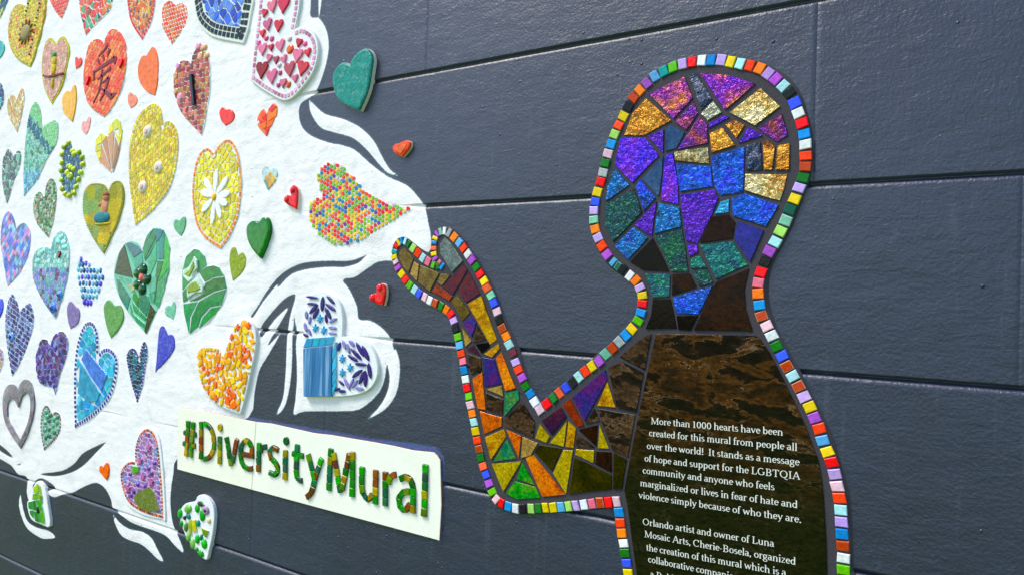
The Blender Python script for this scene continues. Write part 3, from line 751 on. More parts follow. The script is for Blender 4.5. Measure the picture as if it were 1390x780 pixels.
# ------------------------------------------------------------------ the hashtag board with mosaic letters
SG = [('hash', ["d 182,225 157,577", "d 230,238 204,588", "d 135,342 258,366", "d 127,450 250,476"]), ('D', ["d 307,232 306,608", "d 328,254 368,268 408,312 430,380 436,450 424,530 386,588 328,606"]),
 ('i', ["d 492,378 492,655", "D d 495,292"]), ('v', ["d 558,385 606,672", "d 664,402 618,640"]), ('e', ["d 712,556 830,578", "d 808,560 812,500 786,440 748,422 712,455 700,530 702,610 725,670 770,704 818,698"]),
 ('r', ["d 882,442 876,735", "d 896,535 912,490 958,484"]), ('s', ["H 304,108 278,92 256,112 262,145 288,172 304,205 288,238 254,226"]), ('i', ["H 343,105 341,266", "D H 347,57"]),
 ('t', ["H 407,74 401,215 408,262 433,272", "H 379,124 440,139"]), ('y', ["H 465,126 500,262", "H 538,148 502,262 485,330 455,360"]), ('M', ["H 588,96 577,325", "H 602,120 640,335", "H 688,125 648,320", "H 705,114 703,358"]),
 ('u', ["H 757,195 754,300 765,350 790,372 812,345", "H 830,212 827,397"]), ('r', ["H 882,222 880,408", "H 896,285 912,245 940,238"]), ('a', ["H 957,262 988,250 1018,268 1030,310 1030,446", "H 1014,330 978,332 955,365 956,402 978,428 1004,418 1016,395"]), ('l', ["H 1098,182 1090,464"])]
SIGNC = [(25, 130, 20), (15, 110, 25), (150, 140, 10), (160, 145, 15), (30, 125, 30), (120, 78, 15), (100, 60, 28), (42, 78, 55), (10, 92, 60), (100, 130, 12)]
def board():
    X, Z = wall(420, 640)
    root = thing('hashtag_board', 'long cream board reading #DiversityMural in green and brown mosaic letters', 'sign', X, Z)
    h = .007; top = P("d 83,98 200,108 330,125 470,155 600,182 760,215 860,235", h); top2 = P("d 860,235 1010,250 e 120,-20 300,0 500,35 700,68 900,105 1100,150 1310,172 1345,205 1372,250 H 1188,400 1177,592", h)
    sm = wall(230 + 860 * S7, 540 + 235 * S7, h); bl = wall(*pp("H 165,318")[0][0], h); bl0 = P("D 955,208", h)[0]
    g = .0006
    mb = MB(); mb.prism([bl0] + [(bl[0] - g, bl[1])] + [(sm[0] - g, sm[1])] + top[::-1][1:], -.004, h, (245, 243, 232), side=(150, 110, 80), bev=.0012, rim=(230, 226, 210)); part(mb, 'board', MATTE, root)
    mb = MB(); mb.prism([bl] + top2[::-1] + [sm], -.004, h, (245, 244, 235), side=(150, 110, 80), bev=.0012, rim=(230, 226, 210)); part(mb, 'board', MATTE, root)
    ht = h + .006
    for name, strokes in SG:
        base = MB(); tl = []
        for st in strokes:
            if st.startswith('D '):
                c = P(st[2:], ht)[0]; base.prism(circle(c[0], c[1], .0135, .0145, 12), h - .001, ht - .004, (50, 46, 40), bev=.001)
                tl.append((circle(c[0], c[1], .0128, .0138, 12), random.choice(SIGNC))); continue
            pts = P(st, ht)
            if len(pts) > 2: pts = catmull(pts, 4)
            # resample
            cum = [0]
            for a, b in zip(pts[:-1], pts[1:]): cum.append(cum[-1] + math.hypot(b[0] - a[0], b[1] - a[1]))
            def at(s):
                s = max(0, min(cum[-1], s)); k = 0
                while k < len(cum) - 2 and cum[k + 1] < s: k += 1
                a, b = pts[k], pts[k + 1]; L = cum[k + 1] - cum[k] or 1e-9; t = (s - cum[k]) / L
                s0, s1 = max(0, s - .008), min(cum[-1], s + .008)
                return (a[0] + (b[0] - a[0]) * t, a[1] + (b[1] - a[1]) * t), ((b[0] - a[0]) / L, (b[1] - a[1]) / L)
            n = max(2, round(cum[-1] / .026)); wd = .0095
            for k in range(n):
                s0, s1 = cum[-1] * (k + .03) / n, cum[-1] * (k + .97) / n; q = []
                for s_, sg in ((s0, -1), (s1, -1), (s1, 1), (s0, 1)):
                    p, u = at(s_); f = wd * (.78 + .3 * abs(u[1])); q.append((p[0] - u[1] * f * sg, p[1] + u[0] * f * sg))
                tl.append((q, random.choice(SIGNC)))
            rib = [at(cum[-1] * i / (2 * n))[0] for i in range(2 * n + 1)]
            base.ribbon(rib, [wd * 2.0] * len(rib), ht - .004, (60, 55, 45), thick=ht - .003 - h)
        lb = part(base, 'letter', DGROUT, root)
        for i, (q, c) in enumerate(tl):
            m = MB(); m.prism(q, ht - .0045, ht + .0002 * (i % 3), vary(c, .15), bev=.0012, tilt=.05); part(m, 'tile', GLOSS, root, lb)
board()
# ------------------------------------------------------------------ heart ornaments
WG = (226, 229, 232)
YEL = [(238, 218, 15), (228, 200, 20), (240, 225, 70), (220, 190, 40), (232, 208, 100), (215, 200, 20)]
def voronoi(subj, size, gap, jit=.35, rot=0.0, asp=1.0, brick=False):
    subj = ccw(clean(subj)); xs = [p[0] for p in subj]; zs = [p[1] for p in subj]
    cx, cz = (min(xs) + max(xs)) / 2, (min(zs) + max(zs)) / 2; ext = math.hypot(max(xs) - min(xs), max(zs) - min(zs)) / 2 + size
    c, s = math.cos(rot), math.sin(rot); sa, sb = size * asp, size / asp; seeds = {}
    na, nb = int(ext / sa) + 1, int(ext / sb) + 1
    for i in range(-na, na + 1):
        for j in range(-nb, nb + 1):
            u = (i + (.5 if (brick and j % 2) else 0) + random.uniform(-jit, jit)) * sa; v = (j + random.uniform(-jit, jit) * .8) * sb
            seeds[(i, j)] = (cx + u * c - v * s, cz + u * s + v * c)
    out = []
    for (i, j), (x, z) in seeds.items():
        if not (min(xs) - size < x < max(xs) + size and min(zs) - size < z < max(zs) + size): continue
        q = [(x - 3 * size, z - 3 * size), (x + 3 * size, z - 3 * size), (x + 3 * size, z + 3 * size), (x - 3 * size, z + 3 * size)]
        for di in (-2, -1, 0, 1, 2):
            for dj in (-2, -1, 0, 1, 2):
                o = seeds.get((i + di, j + dj))
                if (di or dj) and o:
                    dx, dz = o[0] - x, o[1] - z; L = math.hypot(dx, dz)
                    if L > 1e-6: q = clip(q, dx / L, dz / L, (dx * (x + o[0]) + dz * (z + o[1])) / 2 / L - gap / 2)
        if len(q) < 3: continue
        if not all(inside(p, subj) for p in q):
            cell = ccw(clean(q)); q = subj
            for k in range(len(cell)):
                a, b = cell[k], cell[(k + 1) % len(cell)]; nx, nz = (b[1] - a[1]), -(b[0] - a[0]); l = math.hypot(nx, nz)
                if l > 1e-7: q = clip(q, nx / l, nz / l, (nx * a[0] + nz * a[1]) / l)
                if len(q) < 3: break
        q = clean(q, size * .05)
        if len(q) >= 3 and abs(area(q)) > .10 * size * size: out.append(ccw(q))
    return out
def inset_halves(wa, wb, d):
    full = ccw(clean(wa + wb[1:-1], 5e-4)); return inset(full, d)
def cutline(pts):
    cum = [0]
    for a, b in zip(pts[:-1], pts[1:]): cum.append(cum[-1] + math.hypot(b[0] - a[0], b[1] - a[1]))
    return cum
def at_s(pts, cum, s):
    s = max(0, min(cum[-1], s)); k = 0
    while k < len(cum) - 2 and cum[k + 1] < s: k += 1
    a, b = pts[k], pts[k + 1]; L = cum[k + 1] - cum[k] or 1e-9; t = (s - cum[k]) / L
    return (a[0] + (b[0] - a[0]) * t, a[1] + (b[1] - a[1]) * t), ((b[0] - a[0]) / L, (b[1] - a[1]) / L)
def border_row(half, inward, off, width, pitch, gap=.16):
    cum = cutline(half); n = max(3, round(cum[-1] / pitch)); out = []
    for k in range(n):
        q = []
        for s, o in ((cum[-1] * (k + gap / 2) / n, off), (cum[-1] * (k + 1 - gap / 2) / n, off), (cum[-1] * (k + 1 - gap / 2) / n, off + width), (cum[-1] * (k + gap / 2) / n, off + width)):
            p, u = at_s(half, cum, s); q.append((p[0] - u[1] * o * inward, p[1] + u[0] * o * inward))
        out.append(ccw(q))
    return out

def fore(X): x = image(X, 1.5)[0]; return .5635 * (x + 813) / FPX
class Heart:
    def __init__(s, name, label, out, h=.009, base=(236,238,240), base_mat=None, grow=.0025, cat='heart', part_name='heart_base', side=None, group=None, slab=None):
        h = h * .5 if h < .015 else h * .85
        s.wa, s.wb = heart_curve(out, h); s.full = ccw(clean(s.wa + s.wb[1:-1], 4e-4)); s.h = h
        c = cen(s.full); s.c = c; s.px = mpp(*c); s.sign = 1 if area(s.wa + s.wb[1:-1]) > 0 else -1
        s.root = thing(name, label, cat, c[0], c[1], 0, group); s.small = MB(); s.mat = GLAZE
        if base is not None:
            shape = P(slab, h - .001) if slab else inset(s.full, -grow)
            if slab: shape = smooth_closed(shape, 3)
            m = MB(); m.prism(shape, -.004, h - .001, base, side=side, bev=.0025); part(m, part_name, base_mat or GROUT, s.root)
    def put(s, q, col, th=.0012, name='tile', mat=None, big=None, bev=.0007, lift=0.0, side=None, rim=None):
        tl = .04 * min(1.0, .012 / (math.sqrt(abs(area(q))) + 1e-6)) ** 2; col = tuple(col); side = side or tuple(.5 * v + 116 for v in col); rim = rim or col; xs = [image(*p)for p in q]
        wpx = max(p[0] for p in xs) - min(p[0] for p in xs); hpx = max(p[1] for p in xs) - min(p[1] for p in xs)
        if big or (big is None and max(wpx, hpx) >= 7.5):
            m = MB(); m.prism(q, s.h - .003, s.h + th + lift + random.uniform(0, .00035), col, side=side, bev=bev, rim=rim, tilt=tl); part(m, name, mat or s.mat, s.root)
        else: s.small.prism(q, s.h - .003, s.h + th + lift, col, side=side, bev=bev, rim=rim, tilt=tl)
    def field(s, size, pal, gap=1.1, d=0.0, rot=0.0, asp=1.0, jit=.35, brick=False, subj=None, fn=None, a=.1, **kw):
        px = s.px; gap *= 1.2 if size > 8 else .85; subj = subj or (inset(s.full, d * px) if d else s.full)
        for q in voronoi(subj, size * px, gap * px, jit, rot, asp, brick):
            c = fn(cen(q)) if fn else random.choice(pal)
            if c is None: continue
            s.put(q, vary(c, a), **kw)
    def border(s, off, width, pitch, pal, gap=.2, a=.08, **kw):
        px = s.px
        for half in (s.wa, s.wb):
            for q in border_row(half, s.sign, off * px, width * px, pitch * px, gap): s.put(q, vary(random.choice(pal), a), **kw)
    def dots(s, pts, rx, ry, pal, name='glass_gem', mat=None, lift=.004, sep=True, rot=0.0, a=.1):
        rx = rx / fore(s.c[0]) * .95
        for x, z in pts:
            m = MB() if sep else s.small
            m.dome(x, z, rx * s.px * random.uniform(.9, 1.1), ry * s.px * random.uniform(.9, 1.1), s.h - .003, s.h + lift, vary(random.choice(pal), a), rot + random.uniform(-.2, .2))
            if sep: part(m, name, mat or GLOSS, s.root, smooth=True)
    def done(s, name='small_tiles'):
        if s.small.f: part(s.small, name, s.mat, s.root, kind='stuff')
        return s
    def W(s, q): return P(q, s.h + .003)

def plain(name, label, out, col, mat=CERAM, th=.010, side=None, edge=.006, part_name=None):
    if th < .0125: th = th * .55; edge = .004
    wa, wb = heart_curve(out, th); full = ccw(clean(wa + wb[1:-1], 4e-4)); c = cen(full)
    root = thing(name, label, 'heart', c[0], c[1], 0)
    m = MB(); m.prism(full, -.004, th * .55, side or tuple(v * .9 for v in col), bev=.001); part(m, 'clay_back', CLAY if side is None else GROUT, root)
    m = MB(); m.pillow(inset(full, .0006), th * .5, th, tuple(col), edge=edge); part(m, part_name or 'glazed_face', mat, root, smooth=False)
    return root

# --- plain glazed and glass hearts
plain('ceramic_heart', 'thick teal glazed heart alone on the dark wall right of the pink heart slab', "E 692,345 650,335 605,385 598,440 612,510 655,560 / 740,596 785,490 806,380 812,305 785,260 740,275 705,315", (35, 135, 125), CERAM, .022, (235, 232, 220), .008)
plain('ceramic_heart', 'bright orange-red rounded little heart between the bronze-pink mosaic and the cut red heart', "A 1218,590 1197,578 1180,605 1190,650 / 1213,678 1250,655 1263,622 1245,592", (228, 70, 30), GLOSS, .010)
plain('glass_heart', 'amber and pale yellow fused glass heart below the pink yellow-rimmed heart', "A 380,495 358,490 336,520 334,570 345,615 / 388,657 403,590 410,520 405,470 395,458", (248, 195, 40), CERAM, .009)
plain('ceramic_heart', 'tiny peach heart right of the lower tip of the red character heart', "A 718,512 700,497 688,520 690,560 / 703,583 730,565 740,538 730,515", (245, 155, 120), GLOSS, .007)
plain('ceramic_heart', 'flat orange heart with pale swirls right of the red character heart', "A 788,300 762,305 742,365 750,440 790,495 / 833,515 848,440 852,340 840,275 820,252 800,280", (245, 130, 25), CERAM, .009)
plain('ceramic_heart', 'small salmon pink flat heart below the amber glass heart', "A 463,655 447,655 436,685 445,712 / 465,728 480,690 487,640 478,630", (248, 180, 170), GLOSS, .006)
plain('ceramic_heart', 'little grey-green enamel heart between big yellow heart and daisy heart', "B 965,412 945,405 933,430 945,465 / 975,497 995,450 999,400 985,390", (110, 165, 130), CERAM, .008)
plain('glass_heart', 'glossy emerald green domed glass heart below the small red puffy heart', "F 198,420 165,412 135,440 135,500 160,560 / 205,614 235,545 255,460 245,402 220,393", (15, 115, 35), GLOSS, .018, None, .010)
plain('ceramic_heart', 'flat olive-green heart right of the dark green butterfly heart', "F 92,595 75,553 50,570 44,630 52,690 / 62,735 110,690 134,630 120,583", (150, 165, 45), CERAM, .007)
plain('ceramic_heart', 'pale jade heart with scalloped edge between the two large dark green hearts', "Q 922,480 900,478 888,500 893,530 918,545 / 935,558 945,510 945,475 935,455", (130, 185, 160), CERAM, .007)
plain('ceramic_heart', 'medium moss-green crackled heart left of the big leaf-green heart tip', "Q 615,480 583,447 558,485 566,560 582,620 / 597,655 640,600 664,540 650,480", (110, 160, 95), CERAM, .009)
plain('ceramic_heart', 'small dusty lilac heart left of the moss-green crackled heart', "Q 407,485 378,455 360,490 365,560 / 380,606 418,570 429,525 422,495", (125, 110, 155), CERAM, .008)
plain('ceramic_heart', 'cobalt violet-blue flat heart hanging below the pale jade scalloped heart', "C 905,248 882,200 858,215 848,300 842,380 / 835,447 890,390 932,330 941,280 928,245", (75, 80, 175), CERAM, .008)
plain('ceramic_heart', 'tiny two-lobed orange clay heart left of the purple flower slab', "R 553,572 538,562 533,590 548,612 / 572,641 583,605 582,560 570,546", (240, 120, 30), GLOSS, .012)

# puffy ornaments with a raised centre
def puffy(label, out, col, spots, th=.016, pale=(240, 225, 205)):
    r = plain('ceramic_heart', label, out, col, GLOSS, th, pale, .008)
    for s in spots:
        c = P(s, th)[0]; m = MB(); m.dome(c[0], c[1], .012, .012, th - .003, th + .006, tuple(min(255, v + 30) for v in col)); part(m, 'raised_lobe', GLOSS, r, smooth=True)
puffy('small red puffy heart with two round lobes beside the rainbow heart', "F 372,276 350,272 333,298 350,322 / 403,352 409,290 407,240 386,218 366,245", (205, 25, 45), ["F 353,297", "F 386,245"])
puffy('red glossy heart with pale rim alone on the dark wall below the raised hand', "V 1232,388 1205,392 1197,418 1220,440 / 1268,455 1280,400 1278,350 1255,335 1232,360", (205, 30, 35), ["V 1212,412", "V 1252,358"])
r = plain('ceramic_heart', 'small orange heart outlined in brown alone on the dark wall above the raised hand', "F 955,-6 932,0 921,22 938,52 / 975,68 1012,22 1018,-12 995,-22 968,-12", (232, 95, 40), GLOSS, .014, (230, 220, 200), .006)
m = MB(); q = ccw(P("F 962,10 945,12 935,25 945,40 970,52 995,22 1000,2 985,-6", .014)); m.prism(q, .012, .0155, (245, 125, 60), bev=.001, rim=(120, 50, 20)); part(m, 'inner_heart', GLOSS, r)
r = plain('ceramic_heart', 'tiny red and orange mosaic heart left of the red character heart', "A 420,320 412,308 404,310 404,345 / 408,374 435,350 440,325 432,310", (225, 80, 40), CERAM, .008)

# --- heart with diagonal stripes, cut hearts
H = Heart('glass_heart', 'clear glass heart with slanting yellow and orange stripes above the emerald glass heart', "F 262,142 243,118 221,138 224,185 / 250,252 292,195 305,155 288,126", .007, (190, 205, 205), GLOSS)
for q, c in [("F 232,180 245,165 290,235 270,250", (205, 160, 70)), ("F 250,160 262,148 300,195 290,225", (225, 185, 60)), ("F 228,195 236,185 262,235 252,248", (120, 140, 130)), ("F 268,148 285,130 303,150 300,180", (190, 215, 215))]:
    sub = H.W(q); qq = H.full
    sub = ccw(sub)
    for k in range(4):
        a, b = sub[k], sub[(k + 1) % 4]; nx, nz = b[1] - a[1], -(b[0] - a[0]); l = math.hypot(nx, nz); qq = clip(qq, nx / l, nz / l, (nx * a[0] + nz * a[1]) / l)
    if len(qq) > 2: H.put(qq, c, .002, 'glass_stripe', GLOSS, big=True)
H.done()
H = Heart('mosaic_heart', 'tiny heart cut into red and orange shards below the pink heart slab', "E 243,615 225,590 197,630 198,680 / 241,732 275,670 298,620 297,572 276,560", .005, (238, 150, 110))
for q, c in [("E 250,590 275,560 298,572 270,605", (215, 80, 75)), ("E 262,615 298,578 296,625 248,655", (250, 145, 30)), ("E 245,658 285,640 270,675 245,690", (240, 120, 30)), ("E 232,690 255,692 241,732", (215, 55, 50)),
             ("E 205,625 222,592 240,612 215,640", (240, 110, 70)), ("E 215,640 240,612 242,652", (220, 50, 40)), ("E 197,635 213,640 232,655 205,665", (235, 90, 60)), ("E 203,668 240,655 240,685 225,695", (245, 130, 60))]:
    H.put(ccw(H.W(q)), c, big=True, name='shard')
H.done()

# --- mosaic hearts, top rows
H = Heart('mosaic_heart', 'yellow heart with a sun face and dotted black line at the top left', "a 285,75 190,48 122,120 88,270 88,420 125,550 200,650 / 325,722 372,600 430,390 478,200 496,0 470,-150 400,-210 320,-130 290,-20", .012, (205, 195, 90), CLAY)
H.field(5, YEL + [(235, 200, 140), (225, 120, 40)], d=1.5, gap=.6, mat=GLAZE)
c = H.W("a 275,350")[0]; px = H.px
for k in range(12):
    a = k * math.pi / 6; m = MB(); r0, r1 = 11 * px, 17 * px
    m.prism([(c[0] + 1.3 * r0 * math.cos(a - .2), c[1] + r0 * math.sin(a - .2)), (c[0] + 1.3 * r1 * math.cos(a), c[1] + r1 * math.sin(a)), (c[0] + 1.3 * r0 * math.cos(a + .2), c[1] + r0 * math.sin(a + .2))], H.h, H.h + .006, (120, 100, 45)); part(m, 'sun_ray', CLAY, H.root)
m = MB(); m.dome(c[0], c[1], 15 * px, 11 * px, H.h, H.h + .012, (165, 150, 105)); part(m, 'sun_face', CLAY, H.root, smooth=True)
for a, b in (((440, 0), (325, 590)), ((320, 0), (278, 165))):
    n = 16 if a[0] > 400 else 5
    for k in range(n):
        t = k / (n - 1); p = wall((a[0] + (b[0] - a[0]) * t) * S8, (a[1] + (b[1] - a[1]) * t) * S8, H.h); H.small.dome(p[0], p[1], .006, .0045, H.h + .002, H.h + .008, (40, 38, 35) if k % 2 else (225, 220, 210), n=6)
H.done('small_beads')
RED = [(235, 90, 60), (240, 110, 80), (225, 70, 50), (250, 150, 110)]
ORG = [(245, 90, 25), (240, 70, 25), (250, 130, 60), (245, 150, 40), (235, 110, 90)]
H = Heart('mosaic_heart', 'coral and pink checked heart tip cut by the top edge', "a 640,-100 570,-160 525,-80 540,10 600,125 / 664,204 705,110 738,10 765,-80 710,-150", .006); H.field(4.6, RED, gap=.9, brick=True, jit=.12); H.done()
H = Heart('mosaic_heart', 'orange-red glass heart with mint bits cut by the top edge', "a 1030,-140 950,-230 860,-150 852,20 882,220 / 925,383 1060,235 1180,110 1215,0 1220,-110 1130,-220", .007)
H.field(9, ORG + [(110, 175, 130), (40, 90, 70), (165, 95, 50)], gap=1.3, d=.6, rot=.5, asp=.8); H.done()
H = Heart('mosaic_heart', 'orange and red ornate heart with grey filigree lines cut by the top edge', "A 765,-60 715,-120 686,-50 690,40 708,125 / 765,217 806,140 828,60 835,-30 812,-110", .007)
H.border(.4, 3.5, 6, [(225, 50, 50), (215, 80, 90), (240, 90, 40)]); H.field(5, [(250, 165, 30), (240, 120, 30), (235, 190, 160), (120, 95, 100), (250, 200, 140)], gap=.9, d=4.6, asp=.7); H.done()
H = Heart('mosaic_heart', 'small heart of square orange tiles in loose rows left of the blue and black heart', "b 505,60 440,5 370,65 355,170 365,290 410,390 / 462,478 530,390 598,280 630,170 620,80 575,35", .005)
H.field(5.6, [(250, 130, 70), (245, 90, 40), (250, 155, 100)], gap=1.7, brick=True, jit=.1); H.done()
H = Heart('mosaic_heart', 'blue shard heart framed by two rows of black tiles at the top', "b 1010,-230 890,-330 760,-260 705,-60 718,90 745,210 810,300 930,380 / 1222,440 1270,300 1298,130 1322,0 1320,-200 1230,-340 1100,-330", .0149, (232, 234, 230), grow=.010)
H.border(1.0, 6.5, 9.5, [(14, 34, 28), (22, 40, 34), (10, 26, 30)], gap=.28); H.border(9, 6, 9.5, [(14, 34, 28), (10, 30, 26)], gap=.28)
H.field(12, [(75, 115, 205), (110, 145, 220), (50, 75, 160), (125, 160, 230)], gap=1.4, d=17, jit=.45, rot=.6, mat=GLOSS); H.done()
H = Heart('mosaic_heart', 'pink yellow-rimmed heart with a yellow flower and a brown twig across it', "A 300,240 272,206 242,235 224,330 228,430 250,510 / 279,562 325,480 356,370 371,270 350,205 322,205", .010, (215, 205, 60), CLAY)
H.field(5, [(225, 180, 160), (215, 170, 150), (235, 195, 175)], gap=.3, d=3, mat=CLAY)
for k, (p, rx, ry, col) in enumerate([("A 290,330", 5, 8, (225, 205, 40)), ("A 287,370", 5, 9, (235, 215, 40)), ("A 283,450", 2.5, 8, (220, 200, 60)), ("A 291,297", 4.5, 4.5, (70, 150, 95))]):
    q = H.W(p)[0]; m = MB(); m.dome(q[0], q[1], rx * H.px * 1.4, ry * H.px, H.h, H.h + .009, col); part(m, 'flower_petal', CLAY, H.root, smooth=True)
m = MB(); m.ribbon(H.W("A 235,408 262,415 290,410 318,402 343,398"), [.008] * 5, H.h + .009, (130, 75, 55), thick=.008); part(m, 'twig', CLAY, H.root); H.done()

# heart with the red written character
H = Heart('mosaic_heart', 'large coral and orange heart with a dark red East Asian character and two red hearts', "A 562,238 545,215 512,212 478,245 456,340 449,440 466,540 505,595 / 562,634 620,560 662,450 684,320 676,225 640,165 600,158 572,195", .008)
H.field(7.2, [(247, 122, 62), (250, 150, 50), (247, 105, 35), (250, 155, 100), (244, 92, 38)], gap=.75, brick=True, jit=.2, rot=-.25, asp=1.15, d=.4)
for s, w0, w1 in [("a 1160,472 1120,540 1060,608", 22, 8), ("a 1180,522 1165,570 1158,612", 30, 6), ("a 1102,602 1115,630 1120,655", 22, 8), ("a 1050,645 1062,670 1075,695", 24, 8), ("a 1008,778 1120,705 1235,625", 14, 26), ("a 1222,608 1245,632 1225,690", 20, 20),
                  ("f 1012,50 1008,100 1010,152", 14, 24), ("f 1188,18 1120,80 1048,142", 22, 10), ("f 1100,35 1085,180 1050,300 1000,398", 20, 8), ("f 1085,192 1130,155 1172,118", 8, 16), ("f 1168,118 1130,260 1070,378", 26, 8), ("f 1080,235 1140,278 1200,335", 10, 40), ("f 1195,325 1225,305 1250,292", 34, 6)]:
    pts = catmull(P(s, H.h + .003), 4); n = len(pts); ws = [(w0 + (w1 - w0) * i / (n - 1)) / 8 * H.px * 1.9 for i in range(n)]
    m = MB(); m.ribbon(pts, ws, H.h + .0035, (112, 5, 8), thick=.003); part(m, 'character_stroke', GLAZE, H.root)
for s in ("A 471,437", "A 650,345"):
    q = H.W(s)[0]; m = MB(); m.prism(mini(q[0], q[1], 8.5 * H.px, 0, 1.25), H.h, H.h + .009, (215, 20, 35), bev=.002); part(m, 'inner_heart', GLOSS, H.root)
H.done()
H = Heart('mosaic_heart', 'bronze and rose heart topped with clear round gems and split by a black bar', "A 1030,345 1012,325 975,330 948,375 935,450 945,530 985,620 / 1085,728 1112,610 1130,460 1128,340 1105,275 1062,262 1038,300", .009)
H.field(7, [(160, 85, 75), (190, 110, 85), (205, 120, 110), (150, 60, 60), (200, 150, 90), (225, 140, 130), (120, 70, 60)], gap=1.3, d=.6, jit=.3); 
H.dots(H.W("A 1062,250 1092,255 1108,300 957,355 942,410 945,492 965,520 1075,300"), 4.2, 5.5, [(238, 178, 158), (222, 165, 190), (235, 190, 150)])
m = MB(); m.ribbon(H.W("A 1035,405 1042,480 1050,565"), [.014] * 3, H.h + .011, (25, 32, 40), thick=.01); part(m, 'black_bar', GLOSS, H.root); H.done()
H = Heart('mosaic_heart', 'slender cream and gold faded heart at the left under the sun-face heart', "A 92,535 68,508 42,545 43,610 62,660 / 92,712 112,640 130,550 125,480 108,490", .007); H.field(4, [(225, 205, 150), (215, 190, 110), (235, 220, 190), (220, 170, 110)], gap=.5, rot=.3, asp=.6, mat=CLAY); H.done()

# pale-blue trimmed slab with pink hearts
H = Heart('heart_slab', 'thick white heart slab set with pink and red little hearts at the top centre', "E 395,160 420,20 405,-90 330,-160 240,-130 208,-20 190,130 172,290 / 157,432 245,495 350,540 440,465 500,370 520,265 500,185 445,145", .015, (240, 241, 243), grow=.002, side=(225, 228, 225))
H.border(3, 5, 8.2, [(215, 160, 185), (200, 130, 160), (225, 175, 200)], gap=.3)
for s, sz, rot, col in [("E 275,35", 11, .2, 0), ("E 335,30", 13, -.1, 1), ("E 232,72", 7, -.3, 1), ("E 250,135", 10, .2, 0), ("E 308,140", 10, -.1, 1), ("E 222,182", 6.5, .1, 1), ("E 222,268", 10, 0, 0), ("E 268,258", 6, .1, 1), ("E 318,248", 10, .2, 0),
                        ("E 418,232", 7, -.3, 1), ("E 410,302", 11, -.2, 0), ("E 466,285", 7, .2, 1), ("E 295,325", 6.5, 0, 2), ("E 218,380", 14, -.1, 3), ("E 368,375", 12, .1, 2), ("E 437,370", 12, -.3, 1), ("E 272,415", 12, .1, 0),
                        ("E 398,425", 6.5, .1, 0), ("E 333,450", 7.5, 0, 0), ("E 338,320", 7, .4, 0), ("E 257,315", 7, -.3, 0), ("E 285,-30", 9, .2, 1), ("E 350,-40", 9, .1, 0)]:
    q = H.W(s)[0]; cc = [(215, 135, 158), (195, 75, 88), (175, 100, 110), (150, 55, 52)][col]
    m = MB(); m.prism(mini(q[0], q[1], sz * H.px * 1.18, rot, 1.3), H.h - .002, H.h + .005, vary(cc, .08), bev=.002); part(m, 'little_heart', GLAZE, H.root)
H.dots(H.W("E 368,265"), 5.5, 7.5, [(150, 60, 110), (200, 110, 40)]); H.dots(H.W("E 360,455"), 4, 5, [(200, 110, 60)]); H.dots(H.W("E 315,392 448,235 270,208 200,230 310,350 305,458 240,205 365,208"), 3.4, 4.4, [(240, 235, 238), (205, 110, 150)]); H.done()

# --- second tier
H = Heart('mosaic_heart', 'tall heart with light green lobes, a dark teal band and a mint lower part', "P 228,300 218,205 195,160 170,190 148,280 135,400 128,520 / 128,667 200,580 250,470 300,390 314,300 300,260 258,278", .008)
def tri(c):
    x, y = image(*c); x /= S4; y = (y - 98) / S4; d = (y - 250) - (x - 150) * 1.25
    if d < -40 or (x > 235 and y < 400 and d < -5): return (150, 205, 150)
    if d < 45: return random.choice([(25, 85, 95), (30, 105, 115), (120, 185, 185)])
    if y > 530: return random.choice([(120, 180, 195), (150, 205, 210), (80, 145, 175)])
    return random.choice([(125, 195, 175), (150, 205, 190), (105, 155, 130), (170, 200, 185)])
H.field(4.6, None, gap=.7, fn=tri)
for q in ("P 195,400 205,408 218,440 205,435", "P 160,430 172,420 178,440 170,452"): H.put(ccw(H.W(q)), (60, 120, 50), lift=.002, big=True, name='leaf')
H.done()
H = Heart('mosaic_heart', 'small heart with yellow shards above and tan wedges fanning to the tip', "P 577,340 545,325 512,365 508,420 530,480 / 598,545 625,450 648,360 656,295 640,250 610,262", .007)
for q, c in [("P 540,385 560,400 595,535 580,470", 'w'), ("P 543,390 548,495 597,540", 't'), ("P 548,382 595,525 572,345", 't'), ("P 577,350 600,520 612,320", 't'), ("P 618,350 604,520 636,400", 't'), ("P 642,385 605,540 628,460", 't'), ("P 512,365 540,330 548,378 515,395", 'y'),
             ("P 510,400 540,392 542,420 512,430", 'y'), ("P 514,435 542,425 540,460 528,470", 'y'), ("P 530,472 542,462 543,490 538,492", 'Y'), ("P 545,330 572,345 550,375", 'y'), ("P 580,340 585,295 605,268 607,315", 'y'), ("P 610,262 625,250 640,300 614,312", 'e'), ("P 628,250 645,265 652,330 640,340", 'y'), ("P 616,318 638,345 640,395", 'y'), ("P 642,345 655,310 650,350 640,392", 'y')]:
    if c != 'w': H.put(ccw(H.W(q)), vary({'t': (205, 155, 120), 'y': (238, 225, 15), 'Y': (235, 180, 20), 'e': (210, 220, 80)}[c], .08), big=True, name='shard')
H.done()
H = Heart('mosaic_heart', 'slim heart of dark green and black glass slivers at the far left', "P 70,470 62,430 42,416 20,460 11,540 18,630 / 38,712 70,600 105,510 113,440 100,424 82,440", .006); H.field(7, [(20, 40, 40), (35, 60, 50), (120, 165, 145), (25, 95, 30), (80, 85, 80)], gap=1.1, asp=.6, jit=.4, mat=GLOSS); H.done()
H = Heart('mosaic_heart', 'dark blue-grey heart dotted with lime green glass gems along its rim and centre', "P 392,445 385,395 365,385 345,430 332,520 335,610 / 362,672 400,620 432,540 446,460 425,420 405,430", .008, (95, 150, 160))
H.field(5, [(50, 75, 95), (80, 105, 125), (120, 160, 175), (40, 65, 80)], gap=.8, asp=.6, mat=GLOSS)
